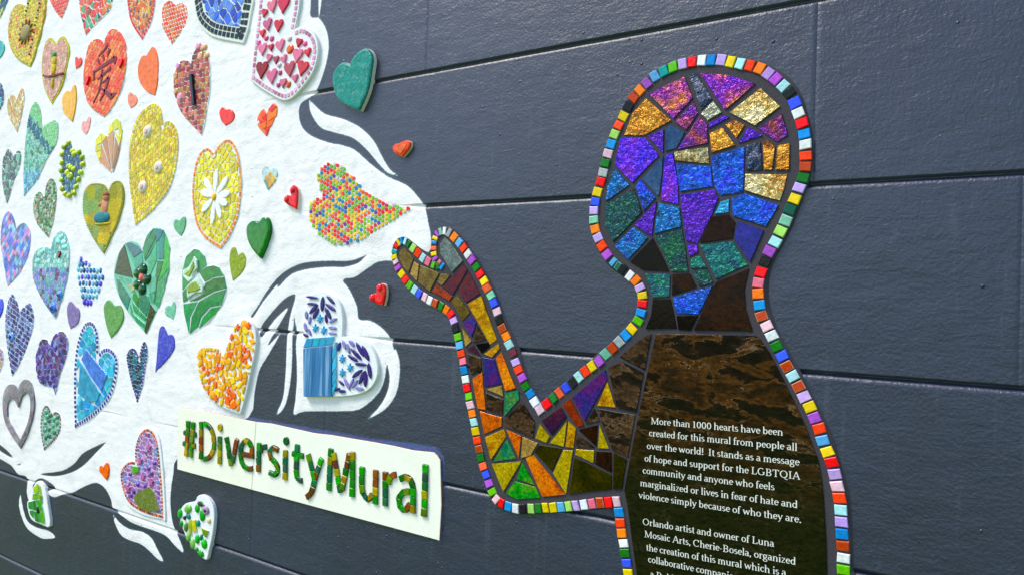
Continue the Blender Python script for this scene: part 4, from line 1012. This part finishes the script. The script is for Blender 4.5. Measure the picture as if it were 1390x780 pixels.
H.dots(H.W("P 365,383 341,403 330,443 330,488 326,530 328,580 333,628 347,655 370,665 395,650 406,618 420,577 432,540 442,495 440,458 420,430 388,425 396,440 368,508 380,515 395,522 360,540 378,555 380,565 372,560"), 3.3, 4.2, [(205, 215, 15), (185, 205, 20)], lift=.009); H.done()
H = Heart('mosaic_heart', 'biggest all-yellow heart with three white round buttons', "P 880,280 868,200 835,168 790,188 740,245 702,360 693,500 702,640 / 728,822 790,775 860,700 925,600 958,450 960,345 938,282 905,262", .009)
H.border(.4, 5.5, 7.5, YEL, gap=.16); H.field(6.2, YEL, gap=.9, d=6.8, jit=.33, rot=.45, asp=.85, brick=True)
for s in ("P 793,320", "P 852,512", "P 768,618"):
    q = H.W(s)[0]; m = MB(); m.dome(q[0], q[1], .030, .026, H.h, H.h + .010, (235, 225, 220), n=14); bt = part(m, 'button', GLAZE, H.root, smooth=True)
    m = MB(); m.dome(q[0], q[1], .014, .012, H.h + .009, H.h + .0125, (225, 195, 180), n=10); part(m, 'button_centre', GLAZE, H.root, bt, smooth=True)
H.done()
H = Heart('mosaic_heart', 'yellow heart with a white daisy and an orange tile border', "B 1152,48 1120,18 1072,55 1042,160 1037,300 1058,430 1110,510 / 1188,562 1240,490 1285,375 1302,220 1292,80 1270,10 1235,-28 1190,-8", .009)
H.border(.5, 3.6, 8, [(250, 165, 50), (245, 140, 40), (250, 180, 110)], gap=.18)
cx, cz = H.W("B 1158,283")[0]; px = H.px
def daisy(c):
    d = math.hypot((c[0] - cx) / 1.15, c[1] - cz)
    return None if d < 7 * px else random.choice([(242, 226, 15), (238, 218, 20), (242, 230, 70), (230, 210, 10)])
H.field(9.5, None, gap=1.3, d=5.5, jit=.48, fn=daisy, rot=.7)
for a, L in [(88, 38), (50, 34), (8, 27), (-28, 26), (-62, 34), (-95, 38), (-140, 30), (160, 28), (128, 34)]:
    a = R(a); L *= px; w_ = 5.2 * px; u = (math.cos(a) * (1.25 if abs(math.cos(a)) > .5 else 1), math.sin(a)); n = (-math.sin(a), math.cos(a))
    q = [(cx + u[0] * L * t + n[0] * w_ * k, cz + u[1] * L * t + n[1] * w_ * k) for t, k in ((.1, -.3), (.45, -.9), (.75, -1), (.95, -.5), (1, 0), (.95, .5), (.75, 1), (.45, .9), (.1, .3))]
    H.put(ccw(q), (245, 245, 245), .0055, 'petal', big=True, bev=.002)
m = MB(); m.dome(cx, cz, 6 * px, 6.5 * px, H.h, H.h + .011, (248, 200, 15)); part(m, 'daisy_centre', GLAZE, H.root, smooth=True); H.done()
H = Heart('clay_heart', 'gold and green clay heart with a sculpted lady in a teal skirt', "B 582,258 560,220 520,210 480,220 452,265 447,350 465,430 505,510 / 557,588 600,500 640,410 664,310 664,235 640,198 605,210", .012, (185, 180, 60), CLAY, grow=.001)
H.field(16, [(190, 180, 55), (165, 175, 80), (205, 185, 50), (150, 170, 110)], gap=0, d=2.2, jit=.4, mat=CLAY, th=.003, bev=.0003, name='clay_patch')
def blob(s, rx, ry, hh, col, nm, rot=0):
    q = H.W(s)[0]; m = MB(); m.dome(q[0], q[1], rx * H.px * 1.55, ry * H.px, H.h, H.h + hh * .55, col, rot, 14); part(m, nm, CLAY, H.root, smooth=True)
blob("B 550,395", 14, 9, .024, (50, 130, 140), 'skirt'); blob("B 565,335", 6, 12, .018, (225, 165, 140), 'torso'); blob("B 574,285", 5, 6, .024, (215, 150, 120), 'head'); blob("B 575,272", 5, 3.5, .026, (150, 90, 60), 'hair'); blob("B 548,320", 7, 2, .016, (220, 160, 135), 'arm', .3); blob("B 553,428", 14, 2.2, .016, (215, 195, 30), 'skirt_hem')
for k in range(44):
    L = cutline(H.wa); 
    for half in (H.wa, H.wb):
        cu = cutline(half); p, u = at_s(half, cu, cu[-1] * (k + .5) / 44); q = (p[0] - u[1] * 1.0 * H.px * H.sign, p[1] + u[0] * 1.0 * H.px * H.sign); H.small.dome(q[0], q[1], .0045, .0035, H.h - .001, H.h + .004, (205, 205, 130), n=6)
H.mat = CLAY; H.done('bead_rim')
H = Heart('mosaic_heart', 'speckled green and grey chip heart left of the sculpted lady heart', "B 240,290 215,255 187,285 180,360 205,435 / 260,500 290,400 305,270 295,200 272,185 248,225", .007); H.field(3.8, [(110, 150, 100), (60, 75, 65), (190, 200, 180), (150, 185, 150), (40, 110, 50), (170, 130, 110)], gap=.7, jit=.45, mat=GLOSS); H.done()
H = Heart('mosaic_heart', 'heart of lavender, blue and pink diamond tiles at the left edge', "B 88,460 75,400 50,360 22,390 8,450 5,540 22,650 / 40,766 90,710 135,640 160,560 162,470 135,424 105,435", .006)
H.field(7, [(130, 125, 210), (110, 160, 215), (160, 200, 220), (80, 110, 200), (215, 150, 200), (90, 110, 140), (170, 160, 215)], gap=.4, rot=.75, jit=.12); H.done()
H = Heart('mosaic_heart', 'pale aqua glass heart with a tiny dark red heart and blue rose tip', "Q 275,178 248,165 200,180 174,250 185,350 230,450 / 297,548 335,430 368,300 373,180 352,95 320,80 285,125", .008, (180, 205, 208))
H.field(6, [(160, 205, 200), (130, 190, 185), (185, 215, 215), (150, 185, 205), (115, 165, 160)], gap=.8, jit=.4, mat=GLOSS, fn=lambda c: random.choice([(160, 205, 200), (130, 190, 185), (185, 215, 215), (115, 165, 160)]) if image(*c)[1] < 366 else random.choice([(110, 130, 190), (130, 165, 190), (95, 60, 90), (160, 150, 200), (120, 180, 180)]))
q = H.W("Q 320,205")[0]; m = MB(); m.prism(mini(q[0], q[1], 6 * H.px, 0, 1.1), H.h, H.h + .008, (130, 25, 40), bev=.0015); part(m, 'inner_heart', GLOSS, H.root)
for s, k in (("Q 280,490", 7.5), ("Q 320,420", 6)):
    q = H.W(s)[0]
    for i, rr in enumerate((1, .68, .36)): m = MB(); m.dome(q[0], q[1], k * rr * H.px * 1.2, k * rr * H.px, H.h, H.h + .007 + .004 * i, [(95, 145, 215), (70, 120, 200), (50, 85, 160)][i]); part(m, 'rose_petals', GLOSS, H.root, smooth=True)
H.dots(H.W("Q 325,110 340,140 312,135 210,205 225,190 345,165 200,240"), 4, 4.5, [(170, 220, 215)], lift=.006); H.done()
H = Heart('gem_heart', 'heart laid out of separate oval blue and turquoise glass gems', "Q 492,262 440,218 420,290 435,410 / 470,502 530,420 563,330 545,270", .002, None)
GC = [cen(q) for q in voronoi(H.full, 8.7 * H.px, 0, .16, brick=True) if abs(area(q)) > 35 * H.px ** 2]
H.dots(GC, 2.5, 4.7, [(45, 100, 150), (20, 130, 160), (120, 175, 215), (145, 195, 225), (110, 90, 205), (40, 80, 130), (150, 205, 225)], lift=.006); H.done()

# large green glass hearts
H = Heart('mosaic_heart', 'big green stained glass heart with dark gems round a coral centre', "Q 768,200 740,142 690,135 640,190 612,300 628,400 670,490 715,550 / 782,630 830,540 862,460 905,320 914,170 880,72 828,62 785,110", .008, (150, 200, 180), grow=0.0)
for q, c in [("Q 640,195 668,150 713,328 614,305", (8, 48, 26)), ("Q 672,145 700,137 745,160 762,190 715,222", (40, 110, 120)), ("Q 682,172 712,228 762,200 768,245 730,285", (60, 160, 135)), ("Q 612,312 700,335 720,375 705,400 650,345", (95, 170, 150)),
             ("Q 622,325 640,340 700,435 682,500 640,430", (40, 130, 120)), ("Q 660,345 722,350 722,395 705,405", (150, 170, 140)), ("Q 765,170 828,65 845,95 775,232", (10, 120, 85)), ("Q 775,140 790,100 826,62 770,165", (15, 130, 95)), ("Q 832,65 880,72 850,135 838,100", (20, 110, 120)),
             ("Q 850,140 882,82 880,228 848,228", (15, 125, 120)), ("Q 885,90 912,170 908,270 850,350 882,232", (60, 160, 80)), ("Q 846,238 878,240 845,350 832,460 822,400", (20, 110, 70)), ("Q 795,240 842,130 842,230 800,330 795,280", (60, 160, 125)), ("Q 778,238 800,210 845,130 846,100", (20, 125, 90)), ("Q 908,280 885,390 850,490 832,470 850,360", (70, 155, 120)),
             ("Q 720,392 745,440 740,490 710,440", (20, 130, 60)), ("Q 708,455 722,470 790,545 778,560 720,510", (15, 140, 95)), ("Q 698,470 712,518 774,574 780,604 735,570 705,525", (30, 150, 110)), ("Q 745,410 785,425 805,460 785,540 745,490", (25, 120, 95)), ("Q 790,430 830,410 828,470 812,462", (60, 150, 120)), ("Q 808,470 835,510 782,630 775,610", (40, 60, 35)), ("Q 800,340 840,310 835,400 800,420", (90, 170, 150))]:
    H.put(ccw(H.W(q)), vary(c, .06), big=True, name='glass_piece', mat=GLOSS)
H.dots(H.W("Q 740,305 770,282 790,335 765,390 740,365"), 6, 8, [(12, 85, 30), (15, 70, 40)], lift=.011); H.dots(H.W("Q 762,325"), 4, 7, [(225, 120, 120)], lift=.009); H.done()
H = Heart('mosaic_heart', 'dark green swirled glass heart with a clear butterfly on its left lobe', "Q 1110,268 1098,210 1070,178 1040,174 1003,210 980,290 978,400 992,530 / 1016,632 1090,595 1160,520 1205,450 1216,390 1200,310 1175,272 1145,262", .008)
for q, c in [("Q 1000,215 1042,175 1070,180 1098,212 1108,262 1060,305 1050,230 1000,290 1020,350 980,395 980,290", (15, 130, 80)), ("Q 1070,300 1110,270 1150,263 1178,274 1202,318 1150,325 1100,350", (10, 115, 65)), ("Q 1100,360 1150,332 1204,325 1215,385 1150,402 1060,450 1020,455 1100,410", (12, 105, 60)),
             ("Q 1015,465 1060,458 1020,540 1015,625 990,520 985,470", (25, 140, 90)), ("Q 1068,458 1150,410 1214,392 1190,475 1130,485 1080,540 1065,590 1020,628 1030,540", (12, 120, 70)), ("Q 1088,545 1135,492 1185,482 1160,520 1070,600", (20, 135, 75)), ("Q 980,405 1015,370 1008,450 985,460", (18, 120, 75))]:
    H.put(ccw(H.W(q)), vary(c, .05), big=True, name='glass_piece', mat=GLOSS)
for q, c in [("Q 1050,215 1065,235 1068,280 1050,300 1040,335 1020,355 990,320 988,290 1020,270 1035,245", (200, 220, 205)), ("Q 1020,360 1050,335 1070,320 1100,375 1095,410 1070,410 1040,420 1015,445 1010,390", (200, 220, 210))]: H.put(ccw(H.W(q)), c, .008, 'butterfly_wing', GLOSS, big=True, bev=.003)
for q in ("Q 1050,240 1056,270 1030,325 1000,310 1030,285", "Q 1040,360 1060,345 1090,385 1070,400 1020,410 1018,380"): H.put(ccw(H.W(q)), (140, 165, 40), .0105, 'wing_patch', GLOSS, big=True, bev=.002)
H.done()

# rainbow heart of little heart-shaped tiles
H = Heart('mosaic_heart', 'wide heart pointing right made of tiny rainbow coloured heart tiles above the hand', "F 556,285 530,240 524,170 548,118 600,100 655,118 700,165 765,240 835,290 920,322 / 1018,343 945,390 880,440 800,495 720,528 640,542 570,518 510,460 475,395 472,335 505,290", .006, (228, 230, 232))
px = H.px; X0, X1 = min(p[0] for p in H.full), max(p[0] for p in H.full); Z0, Z1 = min(p[1] for p in H.full), max(p[1] for p in H.full)
RB = [(240, 205, 30), (215, 25, 55), (20, 130, 175), (150, 195, 45), (250, 105, 60), (240, 205, 30), (235, 90, 50), (150, 195, 45)]
col_i = 0; x = X0
while x < X1:
    z = Z0 + (col_i % 2) * 2.8 * px
    while z < Z1:
        if inside((x, z), H.full):
            cc = (205, 205, 205) if random.random() < .04 else ((110, 60, 150) if random.random() < .05 else random.choice(RB))
            q = [(x + a * 4.5 * px, z + b * 2.5 * px) for a, b in ((-.55, -.9), (-.55, .9), (-.1, 1.0), (.4, .65), (.62, 0), (.4, -.65), (-.1, -1.0))]
            H.small.prism([(x_ + random.uniform(-.0004, .0004), z_) for x_, z_ in q], H.h - .002, H.h + .0015, vary(cc, .06), bev=.0003)
        z += 5.6 * px
    x += 6.3 * px; col_i += 1
H.done('small_heart_tiles')

# --- lower tiers
H = Heart('mosaic_heart', 'narrow heart of dark blue and lilac chips with a blue flower on its left side', "Q 105,515 92,460 68,418 45,455 30,540 32,640 45,740 / 65,858 120,760 163,645 182,545 166,468 135,480", .007)
H.field(4.8, [(50, 55, 110), (110, 110, 175), (150, 170, 205), (95, 70, 140), (40, 40, 70), (130, 150, 190)], gap=1.1, asp=.75, rot=-.3, jit=.2); q = H.W("Q 58,645")[0]
for i, rr in enumerate((1, .55)): m = MB(); m.dome(q[0], q[1], 8 * rr * H.px * 1.2, 6.5 * rr * H.px, H.h, H.h + .008 + .005 * i, [(110, 170, 225), (45, 50, 150)][i]); part(m, 'clay_flower', GLOSS, H.root, smooth=True)
H.done()
H = Heart('mosaic_heart', 'purple and plum glass strip heart below the lilac heart', "C 272,302 252,272 218,280 194,360 196,440 215,505 255,522 285,530 / 298,570 318,480 350,385 368,295 352,240 325,228 292,250", .008)
H.field(6.5, [(95, 70, 150), (75, 55, 120), (130, 110, 190), (110, 100, 130), (60, 60, 110), (150, 160, 215), (90, 45, 100)], gap=.8, asp=.6, rot=-.6, jit=.3, mat=GLOSS); H.done()
H = Heart('mosaic_heart', 'large sky-blue mirror glass heart with a dashed navy tile border', "C 530,350 530,260 515,200 487,173 450,195 418,285 402,400 398,550 / 403,750 480,705 560,635 610,545 635,425 625,355 590,318 555,322", .009, (232, 234, 236))
H.border(.8, 4.6, 6.6, [(45, 50, 125), (60, 65, 140)], gap=.42)
for q, c in [("C 440,380 462,322 515,388 577,462 546,550 490,470", (95, 135, 205)), ("C 432,400 438,396 488,480 540,560 522,600 480,610 420,560 428,480", (85, 160, 190))]: H.put(ccw(H.W(q)), c, .0048, 'mirror_strip', GLOSS, big=True)
BAND = [(430, 392), (455, 330), (575, 462), (545, 560), (515, 600), (425, 560)]
def blu(c):
    x, y = image(*c); x /= S4; y = (y - 392) / S4
    if inside((x, y), BAND): return None
    return random.choice([(70, 170, 205), (95, 185, 215), (60, 150, 195), (110, 190, 220), (75, 185, 200)])
H.field(12, None, gap=.9, d=7, jit=.45, fn=blu, mat=GLOSS, rot=.5); H.done()
H = Heart('mosaic_heart', 'thin long heart of dark teal shards edged with small navy tiles', "C 750,368 730,325 705,320 683,355 690,420 712,520 / 741,612 768,520 785,420 796,330 780,280 762,310", .006)
H.border(.3, 3.2, 4.6, [(60, 55, 110), (90, 90, 150)], gap=.25); H.field(5.5, [(25, 60, 85), (35, 95, 120), (60, 120, 140), (30, 40, 60)], gap=.9, d=4, jit=.48, mat=GLOSS); H.done()
# silver ring heart
wa, wb = heart_curve("R 90,160 66,125 28,138 8,210 16,310 50,390 / 105,470 150,370 178,240 166,135 133,98 104,118", .012); ia, ib = heart_curve("R 92,248 70,205 45,210 32,250 42,325 / 102,425 150,310 156,205 138,170 112,190", .012)
X, Z = cen(wa + wb); rt = thing('ring_heart', 'open heart-shaped ring of silver glitter with white wall showing in the middle', 'heart', X, Z)
n = min(len(wa), len(ia)); o_ = wa + wb[1:-1]; i_ = ia + ib[1:-1]
def resamp(h_, N): cu = cutline(h_); return [at_s(h_, cu, cu[-1] * k / N)[0] for k in range(N)]
oo = resamp(wa, 30) + resamp(wb, 30); ii = resamp(ia, 30) + resamp(ib, 30); m = MB(); N = 60; sg = 1 if area(oo) > 0 else -1
for p, q in zip(oo, ii):
    mid = ((p[0] + q[0]) / 2, (p[1] + q[1]) / 2); m.v += [(p[0], .004, p[1]), (p[0], -.008, p[1]), (mid[0], -.015, mid[1]), (q[0], -.008, q[1]), (q[0], .004, q[1])]
for i in range(N):
    j = (i + 1) % N
    for r_ in range(4):
        f = (i * 5 + r_, j * 5 + r_, j * 5 + r_ + 1, i * 5 + r_ + 1); m.face(f if sg > 0 else f[::-1], vary((165, 158, 165), .12))
GLIT = tintmat('silver_glitter', .25, 500, .45, 420, .012, mottle=260, metal=.6)
part(m, 'glitter_ring', GLIT, rt, smooth=False)
H = Heart('mosaic_heart', 'small heart of round green gems edged with brown chips right of the silver ring heart', "R 278,292 265,250 243,238 223,285 220,380 / 238,480 290,430 325,370 326,295 300,270", .007)
H.border(.2, 2.6, 5, [(95, 80, 75), (130, 105, 95)], gap=.3); H.field(5.5, [(120, 150, 140), (160, 185, 175)], gap=1, d=3, jit=.3)
H.dots(H.W("R 245,270 250,300 240,330 240,370 262,320 268,290 290,310 285,345 262,365 290,380 262,400 245,410 305,330 308,300"), 2.8, 3.8, [(75, 135, 110), (110, 165, 140), (60, 110, 90)], lift=.006); H.done()

# yellow pebble slab
H = Heart('heart_slab', 'white slab heart filled with yellow and orange glass pebbles above the hashtag board', "C 1203,352 1165,310 1100,300 1062,355 1065,440 1090,530 1150,605 1220,645 / 1293,672 1325,560 1350,440 1372,330 1375,240 1350,180 1305,163 1262,200 1228,280", .016, (238, 239, 241), grow=.002, side=(225, 226, 226))
PEB = [(250, 195, 10), (248, 165, 20), (252, 215, 20), (244, 125, 20), (248, 190, 60), (240, 205, 30), (245, 185, 5)]
cand = voronoi(inset(H.full, 3.0 * H.px), 9.6 * H.px, 0, .48, rot=.4)
for q in cand:
    c = cen(q); r_ = math.sqrt(abs(area(q)) / math.pi); col = vary(random.choice(PEB), .08); k = random.random()
    if r_ < 1.6 * H.px: continue
    m = MB()
    if k < .6:
        an = random.uniform(0, 3.1); lf = [(c[0] + r_ * (u * 1.25 * math.cos(an) - v * math.sin(an)), c[1] + r_ * (u * 1.25 * math.sin(an) + v * math.cos(an))) for u, v in ((-1, 0), (-.5, -.42), (0, -.58), (.5, -.42), (1, 0), (.5, .42), (0, .58), (-.5, .42))]
        m.prism(lf, H.h - .002, H.h + .003, col, bev=.0015); part(m, 'petal_tile', GLAZE, H.root)
    elif k < .72:
        m.prism([(c[0] + r_ * (1.0 if i % 2 else .5) * math.cos(i * math.pi / 6), c[1] + r_ * (1.0 if i % 2 else .5) * math.sin(i * math.pi / 6)) for i in range(12)], H.h - .002, H.h + .004, (242, 125, 30)); part(m, 'flower_tile', GLAZE, H.root)
    else: m.prism(inset(q, .7 * H.px), H.h - .002, H.h + .004, col, bev=.0015); part(m, 'tile', GLAZE, H.root)
for s in ("C 1312,192", "C 1140,570", "C 1255,620", "C 1078,350"):
    q = H.W(s)[0]; m = MB(); m.dome(q[0], q[1], 7.5 * H.px, 7 * H.px, H.h - .002, H.h + .004, (250, 190, 90), n=12); part(m, 'round_disc', GLAZE, H.root, smooth=True)
H.done()

# blue and white floral slab
H = Heart('heart_slab', 'white slab heart with navy petals, blue stars and a striped blue glass square', "G 650,258 652,150 630,65 565,20 505,22 465,80 450,180 445,320 / 448,577 560,578 700,572 790,542 838,470 835,380 795,300 725,262", .015, (240, 242, 244), grow=.002, side=(222, 225, 225))
NAV, LAV, SKY_ = (52, 42, 100), (140, 135, 175), (70, 160, 200)
PET = [(492, 45, 34, 5, -5, NAV), (548, 80, 40, 6, 88, NAV), (592, 58, 32, 5, -45, NAV), (492, 80, 28, 5, 0, NAV), (500, 108, 34, 6, 50, NAV), (512, 132, 34, 6, 65, NAV), (592, 98, 34, 6, -35, NAV), (578, 130, 36, 6, -62, NAV), (568, 160, 24, 4, -80, NAV),
       (462, 140, 22, 5, 95, LAV), (480, 168, 22, 4, 80, LAV), (457, 205, 26, 5, -75, LAV), (478, 230, 22, 4, -65, LAV), (605, 168, 24, 5, 35, LAV), (602, 208, 22, 6, 0, LAV), (602, 238, 22, 5, 0, LAV), (458, 248, 16, 5, -30, NAV),
       (638, 310, 26, 5, 80, NAV), (665, 300, 26, 5, -70, LAV), (687, 320, 28, 5, -75, LAV), (706, 292, 22, 6, -50, LAV), (730, 350, 42, 6, -45, NAV), (750, 325, 42, 6, -60, NAV), (780, 345, 44, 7, -65, NAV), (712, 372, 32, 6, -30, NAV), (755, 405, 32, 6, 0, NAV),
       (735, 455, 36, 6, 45, NAV), (762, 475, 42, 6, 70, NAV), (780, 485, 42, 6, 90, NAV), (802, 440, 42, 6, 100, NAV), (680, 510, 36, 5, -62, LAV), (705, 505, 28, 4, 70, LAV), (722, 510, 28, 5, 60, LAV), (748, 535, 22, 6, 0, LAV), (650, 505, 20, 4, -40, NAV), (655, 550, 18, 6, 10, NAV), (627, 540, 18, 5, 35, NAV)]
for x, y, L, w_, ang, col in PET:
    c = wall(300 + x * S4, 392 + y * S4, H.h); px_ = mpp(*c) * S4; a = R(ang); ex = 1.45
    pts = []
    for t, k in ((-1, 0), (-.6, -.75), (0, -1), (.6, -.8), (1, 0), (.6, .8), (0, 1), (-.6, .75)):
        u, v = L * t, w_ * 1.6 * k; pts.append((c[0] + (u * math.cos(a) - v * math.sin(a)) * px_ * ex, c[1] + (u * math.sin(a) + v * math.cos(a)) * px_))
    m = MB(); m.prism(pts, H.h - .002, H.h + .004, vary(col, .06), bev=.0015); part(m, 'petal', GLAZE, H.root)
for x, y in ((535, 160), (510, 210), (555, 222), (655, 375), (697, 422), (655, 450)):
    c = wall(300 + x * S4, 392 + y * S4, H.h); r_ = 24 * mpp(*c) * S4; m = MB()
    m.prism([(c[0] + 1.15 * r_ * (1.0 if i % 2 else .42) * math.cos(i * math.pi / 6), c[1] + r_ * (1.0 if i % 2 else .42) * math.sin(i * math.pi / 6)) for i in range(12)], H.h - .002, H.h + .004, SKY_, bev=.0012); part(m, 'star_tile', GLAZE, H.root)
for q in ("G 447,315 465,268 502,264 488,310", "G 492,310 507,263 540,261 527,307", "G 531,306 545,260 575,258 562,303", "G 566,302 580,258 612,256 600,300", "G 603,345 620,285 628,285 625,350 603,380", "G 604,400 624,360 625,420 604,450", "G 604,465 625,430 625,480 604,520", "G 604,530 624,490 624,520 606,570"):
    H.put(ccw(P(q, H.h)), vary((75, 165, 195), .1), .004, 'border_tile', big=True)
m, t, bs = new_mat('striped_blue_glass'); g = geo(t, (60, 1, 3)); nn = noise_n(t, 1.0, 3, .6, g); t.links.new(ramp(t, nn.outputs[0], [(.3, lin((35, 80, 130))), (.5, lin((60, 125, 180))), (.68, lin((150, 190, 225)))]), bs.inputs['Base Color']); bs.inputs['Roughness'].default_value = .1
H.put(ccw(P("G 450,320 600,306 603,576 452,577", H.h)), (80, 130, 180), .006, 'glass_square', m, big=True); H.done()

# purple flower slab, two little green slabs
H = Heart('heart_slab', 'white slab heart of purple flowers with a mottled olive heart and brick-red tile rim', "D 728,168 730,90 752,20 792,-12 830,15 852,80 866,210 876,340 / 880,474 820,458 750,430 692,385 660,310 650,225 678,180 705,165", .0149, (238, 239, 242), side=(225, 226, 228),
          slab="D 725,160 727,90 750,15 795,-22 850,20 870,120 885,300 892,478 870,478 800,465 740,440 680,395 648,310 640,225 670,172 705,157")
H.border(.6, 3.2, 4.7, [(160, 70, 60), (215, 90, 60), (130, 55, 60), (235, 140, 60), (110, 60, 50)], gap=.3)
H.field(6, [(170, 130, 185), (150, 110, 170), (195, 160, 200), (135, 145, 185), (120, 90, 130), (180, 120, 160)], gap=1.3, d=4.6, jit=.4)
H.put(ccw(H.W("D 722,360 745,330 808,300 830,330 860,430 800,435 748,412")), (105, 115, 60), .006, 'inner_heart', CERAM, big=True); H.put(ccw(H.W("D 715,190 745,195 748,220 718,235")), (95, 160, 50), .006, 'green_tile', GLOSS, big=True)
for s in ("D 802,95", "D 755,165", "D 690,315", "D 815,280", "D 772,250"):
    q = H.W(s)[0]; r_ = 5.5 * H.px; m = MB(); m.prism([(q[0] + 1.15 * r_ * (1.0 if i % 2 else .5) * math.cos(i * math.pi / 5), q[1] + r_ * (1.0 if i % 2 else .5) * math.sin(i * math.pi / 5)) for i in range(10)], H.h, H.h + .006, (185, 115, 160)); part(m, 'flower_tile', GLAZE, H.root)
H.dots(H.W("D 700,235 740,290 752,325 720,330 705,350 798,205 830,175 815,230 780,300"), 2.6, 3.3, [(110, 70, 150), (80, 60, 90)], lift=.006); H.done()
H = Heart('heart_slab', 'white slab heart with bright green pebbles on the dark wall under the hashtag board', "D 1048,375 1015,388 985,410 968,470 985,540 1030,630 / 1108,692 1140,580 1152,460 1130,385 1085,348 1062,358", .016, (240, 241, 243), side=(228, 230, 230),
          slab="D 1048,380 1062,355 1085,345 1120,362 1145,400 1155,460 1145,560 1125,650 1110,697 1060,655 1015,595 985,530 968,470 972,425 1000,392")
for s, rx, ry, col in [("D 967,447", 3.5, 7, 0), ("D 1010,422", 6, 6, 1), ("D 1060,420", 3.5, 6, 0), ("D 1088,455", 4.2, 9, 0), ("D 1065,500", 3.2, 4.5, 2), ("D 1060,585", 3.5, 6.5, 0), ("D 1097,610", 4.5, 7, 0), ("D 1080,663", 4.5, 4.5, 0), ("D 1035,610", 3.5, 7, 1), ("D 1012,575", 3.4, 6, 1), ("D 1000,520", 3, 7, 3), ("D 992,470", 2, 3, 4), ("D 1012,462", 4, 4, 2), ("D 1083,575", 2, 5, 2), ("D 1058,640", 2.4, 3, 0), ("D 1078,395", 5, 3.5, 4), ("D 975,500", 2.5, 4, 0)]:
    q = H.W(s)[0]; m = MB(); m.dome(q[0], q[1], rx * H.px * 1.5, ry * H.px, H.h - .002, H.h + .006, vary([(45, 160, 55), (150, 200, 110), (40, 120, 100), (90, 120, 70), (50, 55, 45)][col], .1), random.uniform(-.3, .3)); part(m, 'glass_pebble', GLOSS, H.root, smooth=True)
for q, c in [("D 1035,485 1052,480 1060,540 1038,545", (205, 205, 40)), ("D 1085,525 1122,540 1110,575 1095,560", (120, 145, 30)), ("D 1015,490 1030,480 1030,560 1020,560", (165, 180, 60)), ("D 1085,385 1100,400 1080,405 1062,390", (45, 70, 45))]: H.put(ccw(H.W(q)), c, .004, 'tile', GLOSS, big=True)
q = H.W("D 1107,430")[0]
for i, (r_, col) in enumerate(((5.5, (170, 140, 170)), (2.6, (40, 30, 45)))): m = MB(); m.dome(q[0], q[1], r_ * H.px * 1.35, r_ * H.px * 1.1, H.h, H.h + .006 + .003 * i, col); part(m, 'bead', GLOSS, H.root, smooth=True)
q = H.W("D 1122,484")[0]; m = MB(); m.dome(q[0], q[1], 3.6 * H.px * 1.3, 3.6 * H.px, H.h, H.h + .005, (225, 210, 170)); part(m, 'bead', GLAZE, H.root, smooth=True); H.done()
H = Heart('heart_slab', 'small white slab with lime and dark green glass pieces at the lower left corner', "D 170,372 178,325 195,288 212,280 232,330 240,400 / 243,502 205,495 175,470 155,425 150,385", .016, (240, 241, 243), side=(228, 230, 230), slab="D 165,372 172,320 190,282 212,272 240,310 256,400 268,514 220,505 170,480 150,430 146,382")
for q, c in [("D 182,305 200,285 205,330 180,335", (165, 195, 70)), ("D 205,288 215,300 222,345 208,332", (150, 185, 60)), ("D 178,340 205,335 215,365 175,372", (130, 175, 50)), ("D 208,340 225,350 225,395 217,370", (120, 160, 60)), ("D 152,385 172,380 180,425 155,420", (40, 130, 50)), ("D 176,378 190,378 200,430 184,428", (35, 110, 45)),
             ("D 158,430 182,432 180,470 165,455", (50, 140, 55)), ("D 186,435 205,440 210,492 190,487", (30, 120, 50)), ("D 212,445 232,430 240,500 214,494", (90, 165, 50)), ("D 195,375 215,372 230,425 212,435", (60, 150, 50))]: H.put(ccw(H.W(q)), vary(c, .06), .004, 'glass_piece', GLOSS, big=True)
q = H.W("D 205,425")[0]; m = MB(); m.dome(q[0], q[1], 4 * H.px, 5.5 * H.px, H.h, H.h + .008, (20, 35, 25)); part(m, 'bead', GLOSS, H.root, smooth=True); H.done()

# --- hearts that the left edge and the top corner cut
def cut(label, out, size, pal, **kw):
    H = Heart('mosaic_heart', label, out, .007); H.field(size, pal, gap=.9, **kw); H.done()
cut('dark green and yellow heart cut by the top left corner of the picture', "X -8,-22 -20,-25 -28,-8 -14,12 / 0,25 8,8 12,-8 5,-24", 7, [(20, 90, 60), (15, 70, 80), (200, 205, 40), (25, 60, 100)], mat=GLOSS)
plain('glass_heart', 'turquoise heart half cut by the left edge level with the amber heart', "X -10,58 -20,52 -26,64 -20,76 / -6,83 2,76 6,66 4,58 -2,55", (55, 165, 150), GLOSS, .009)
cut('aqua and navy chip heart cut by the left edge beside the cream heart', "X -8,118 -16,112 -22,122 -18,140 / -4,154 3,144 5,128 3,116 -2,112", 6, [(110, 195, 170), (35, 45, 90), (90, 180, 170)], mat=GLOSS)
plain('glass_heart', 'royal blue heart just showing at the left edge above the lilac heart', "X -8,410 -14,402 -20,412 -16,428 / -4,437 2,425 4,414 1,405", (40, 70, 190), GLOSS, .009)
cut('grey and lilac heart just showing at the left edge beside the silver ring heart', "X -8,478 -14,470 -20,480 -16,500 / -4,510 2,498 5,484 1,472", 5, [(190, 180, 190), (150, 130, 160), (200, 170, 150)])
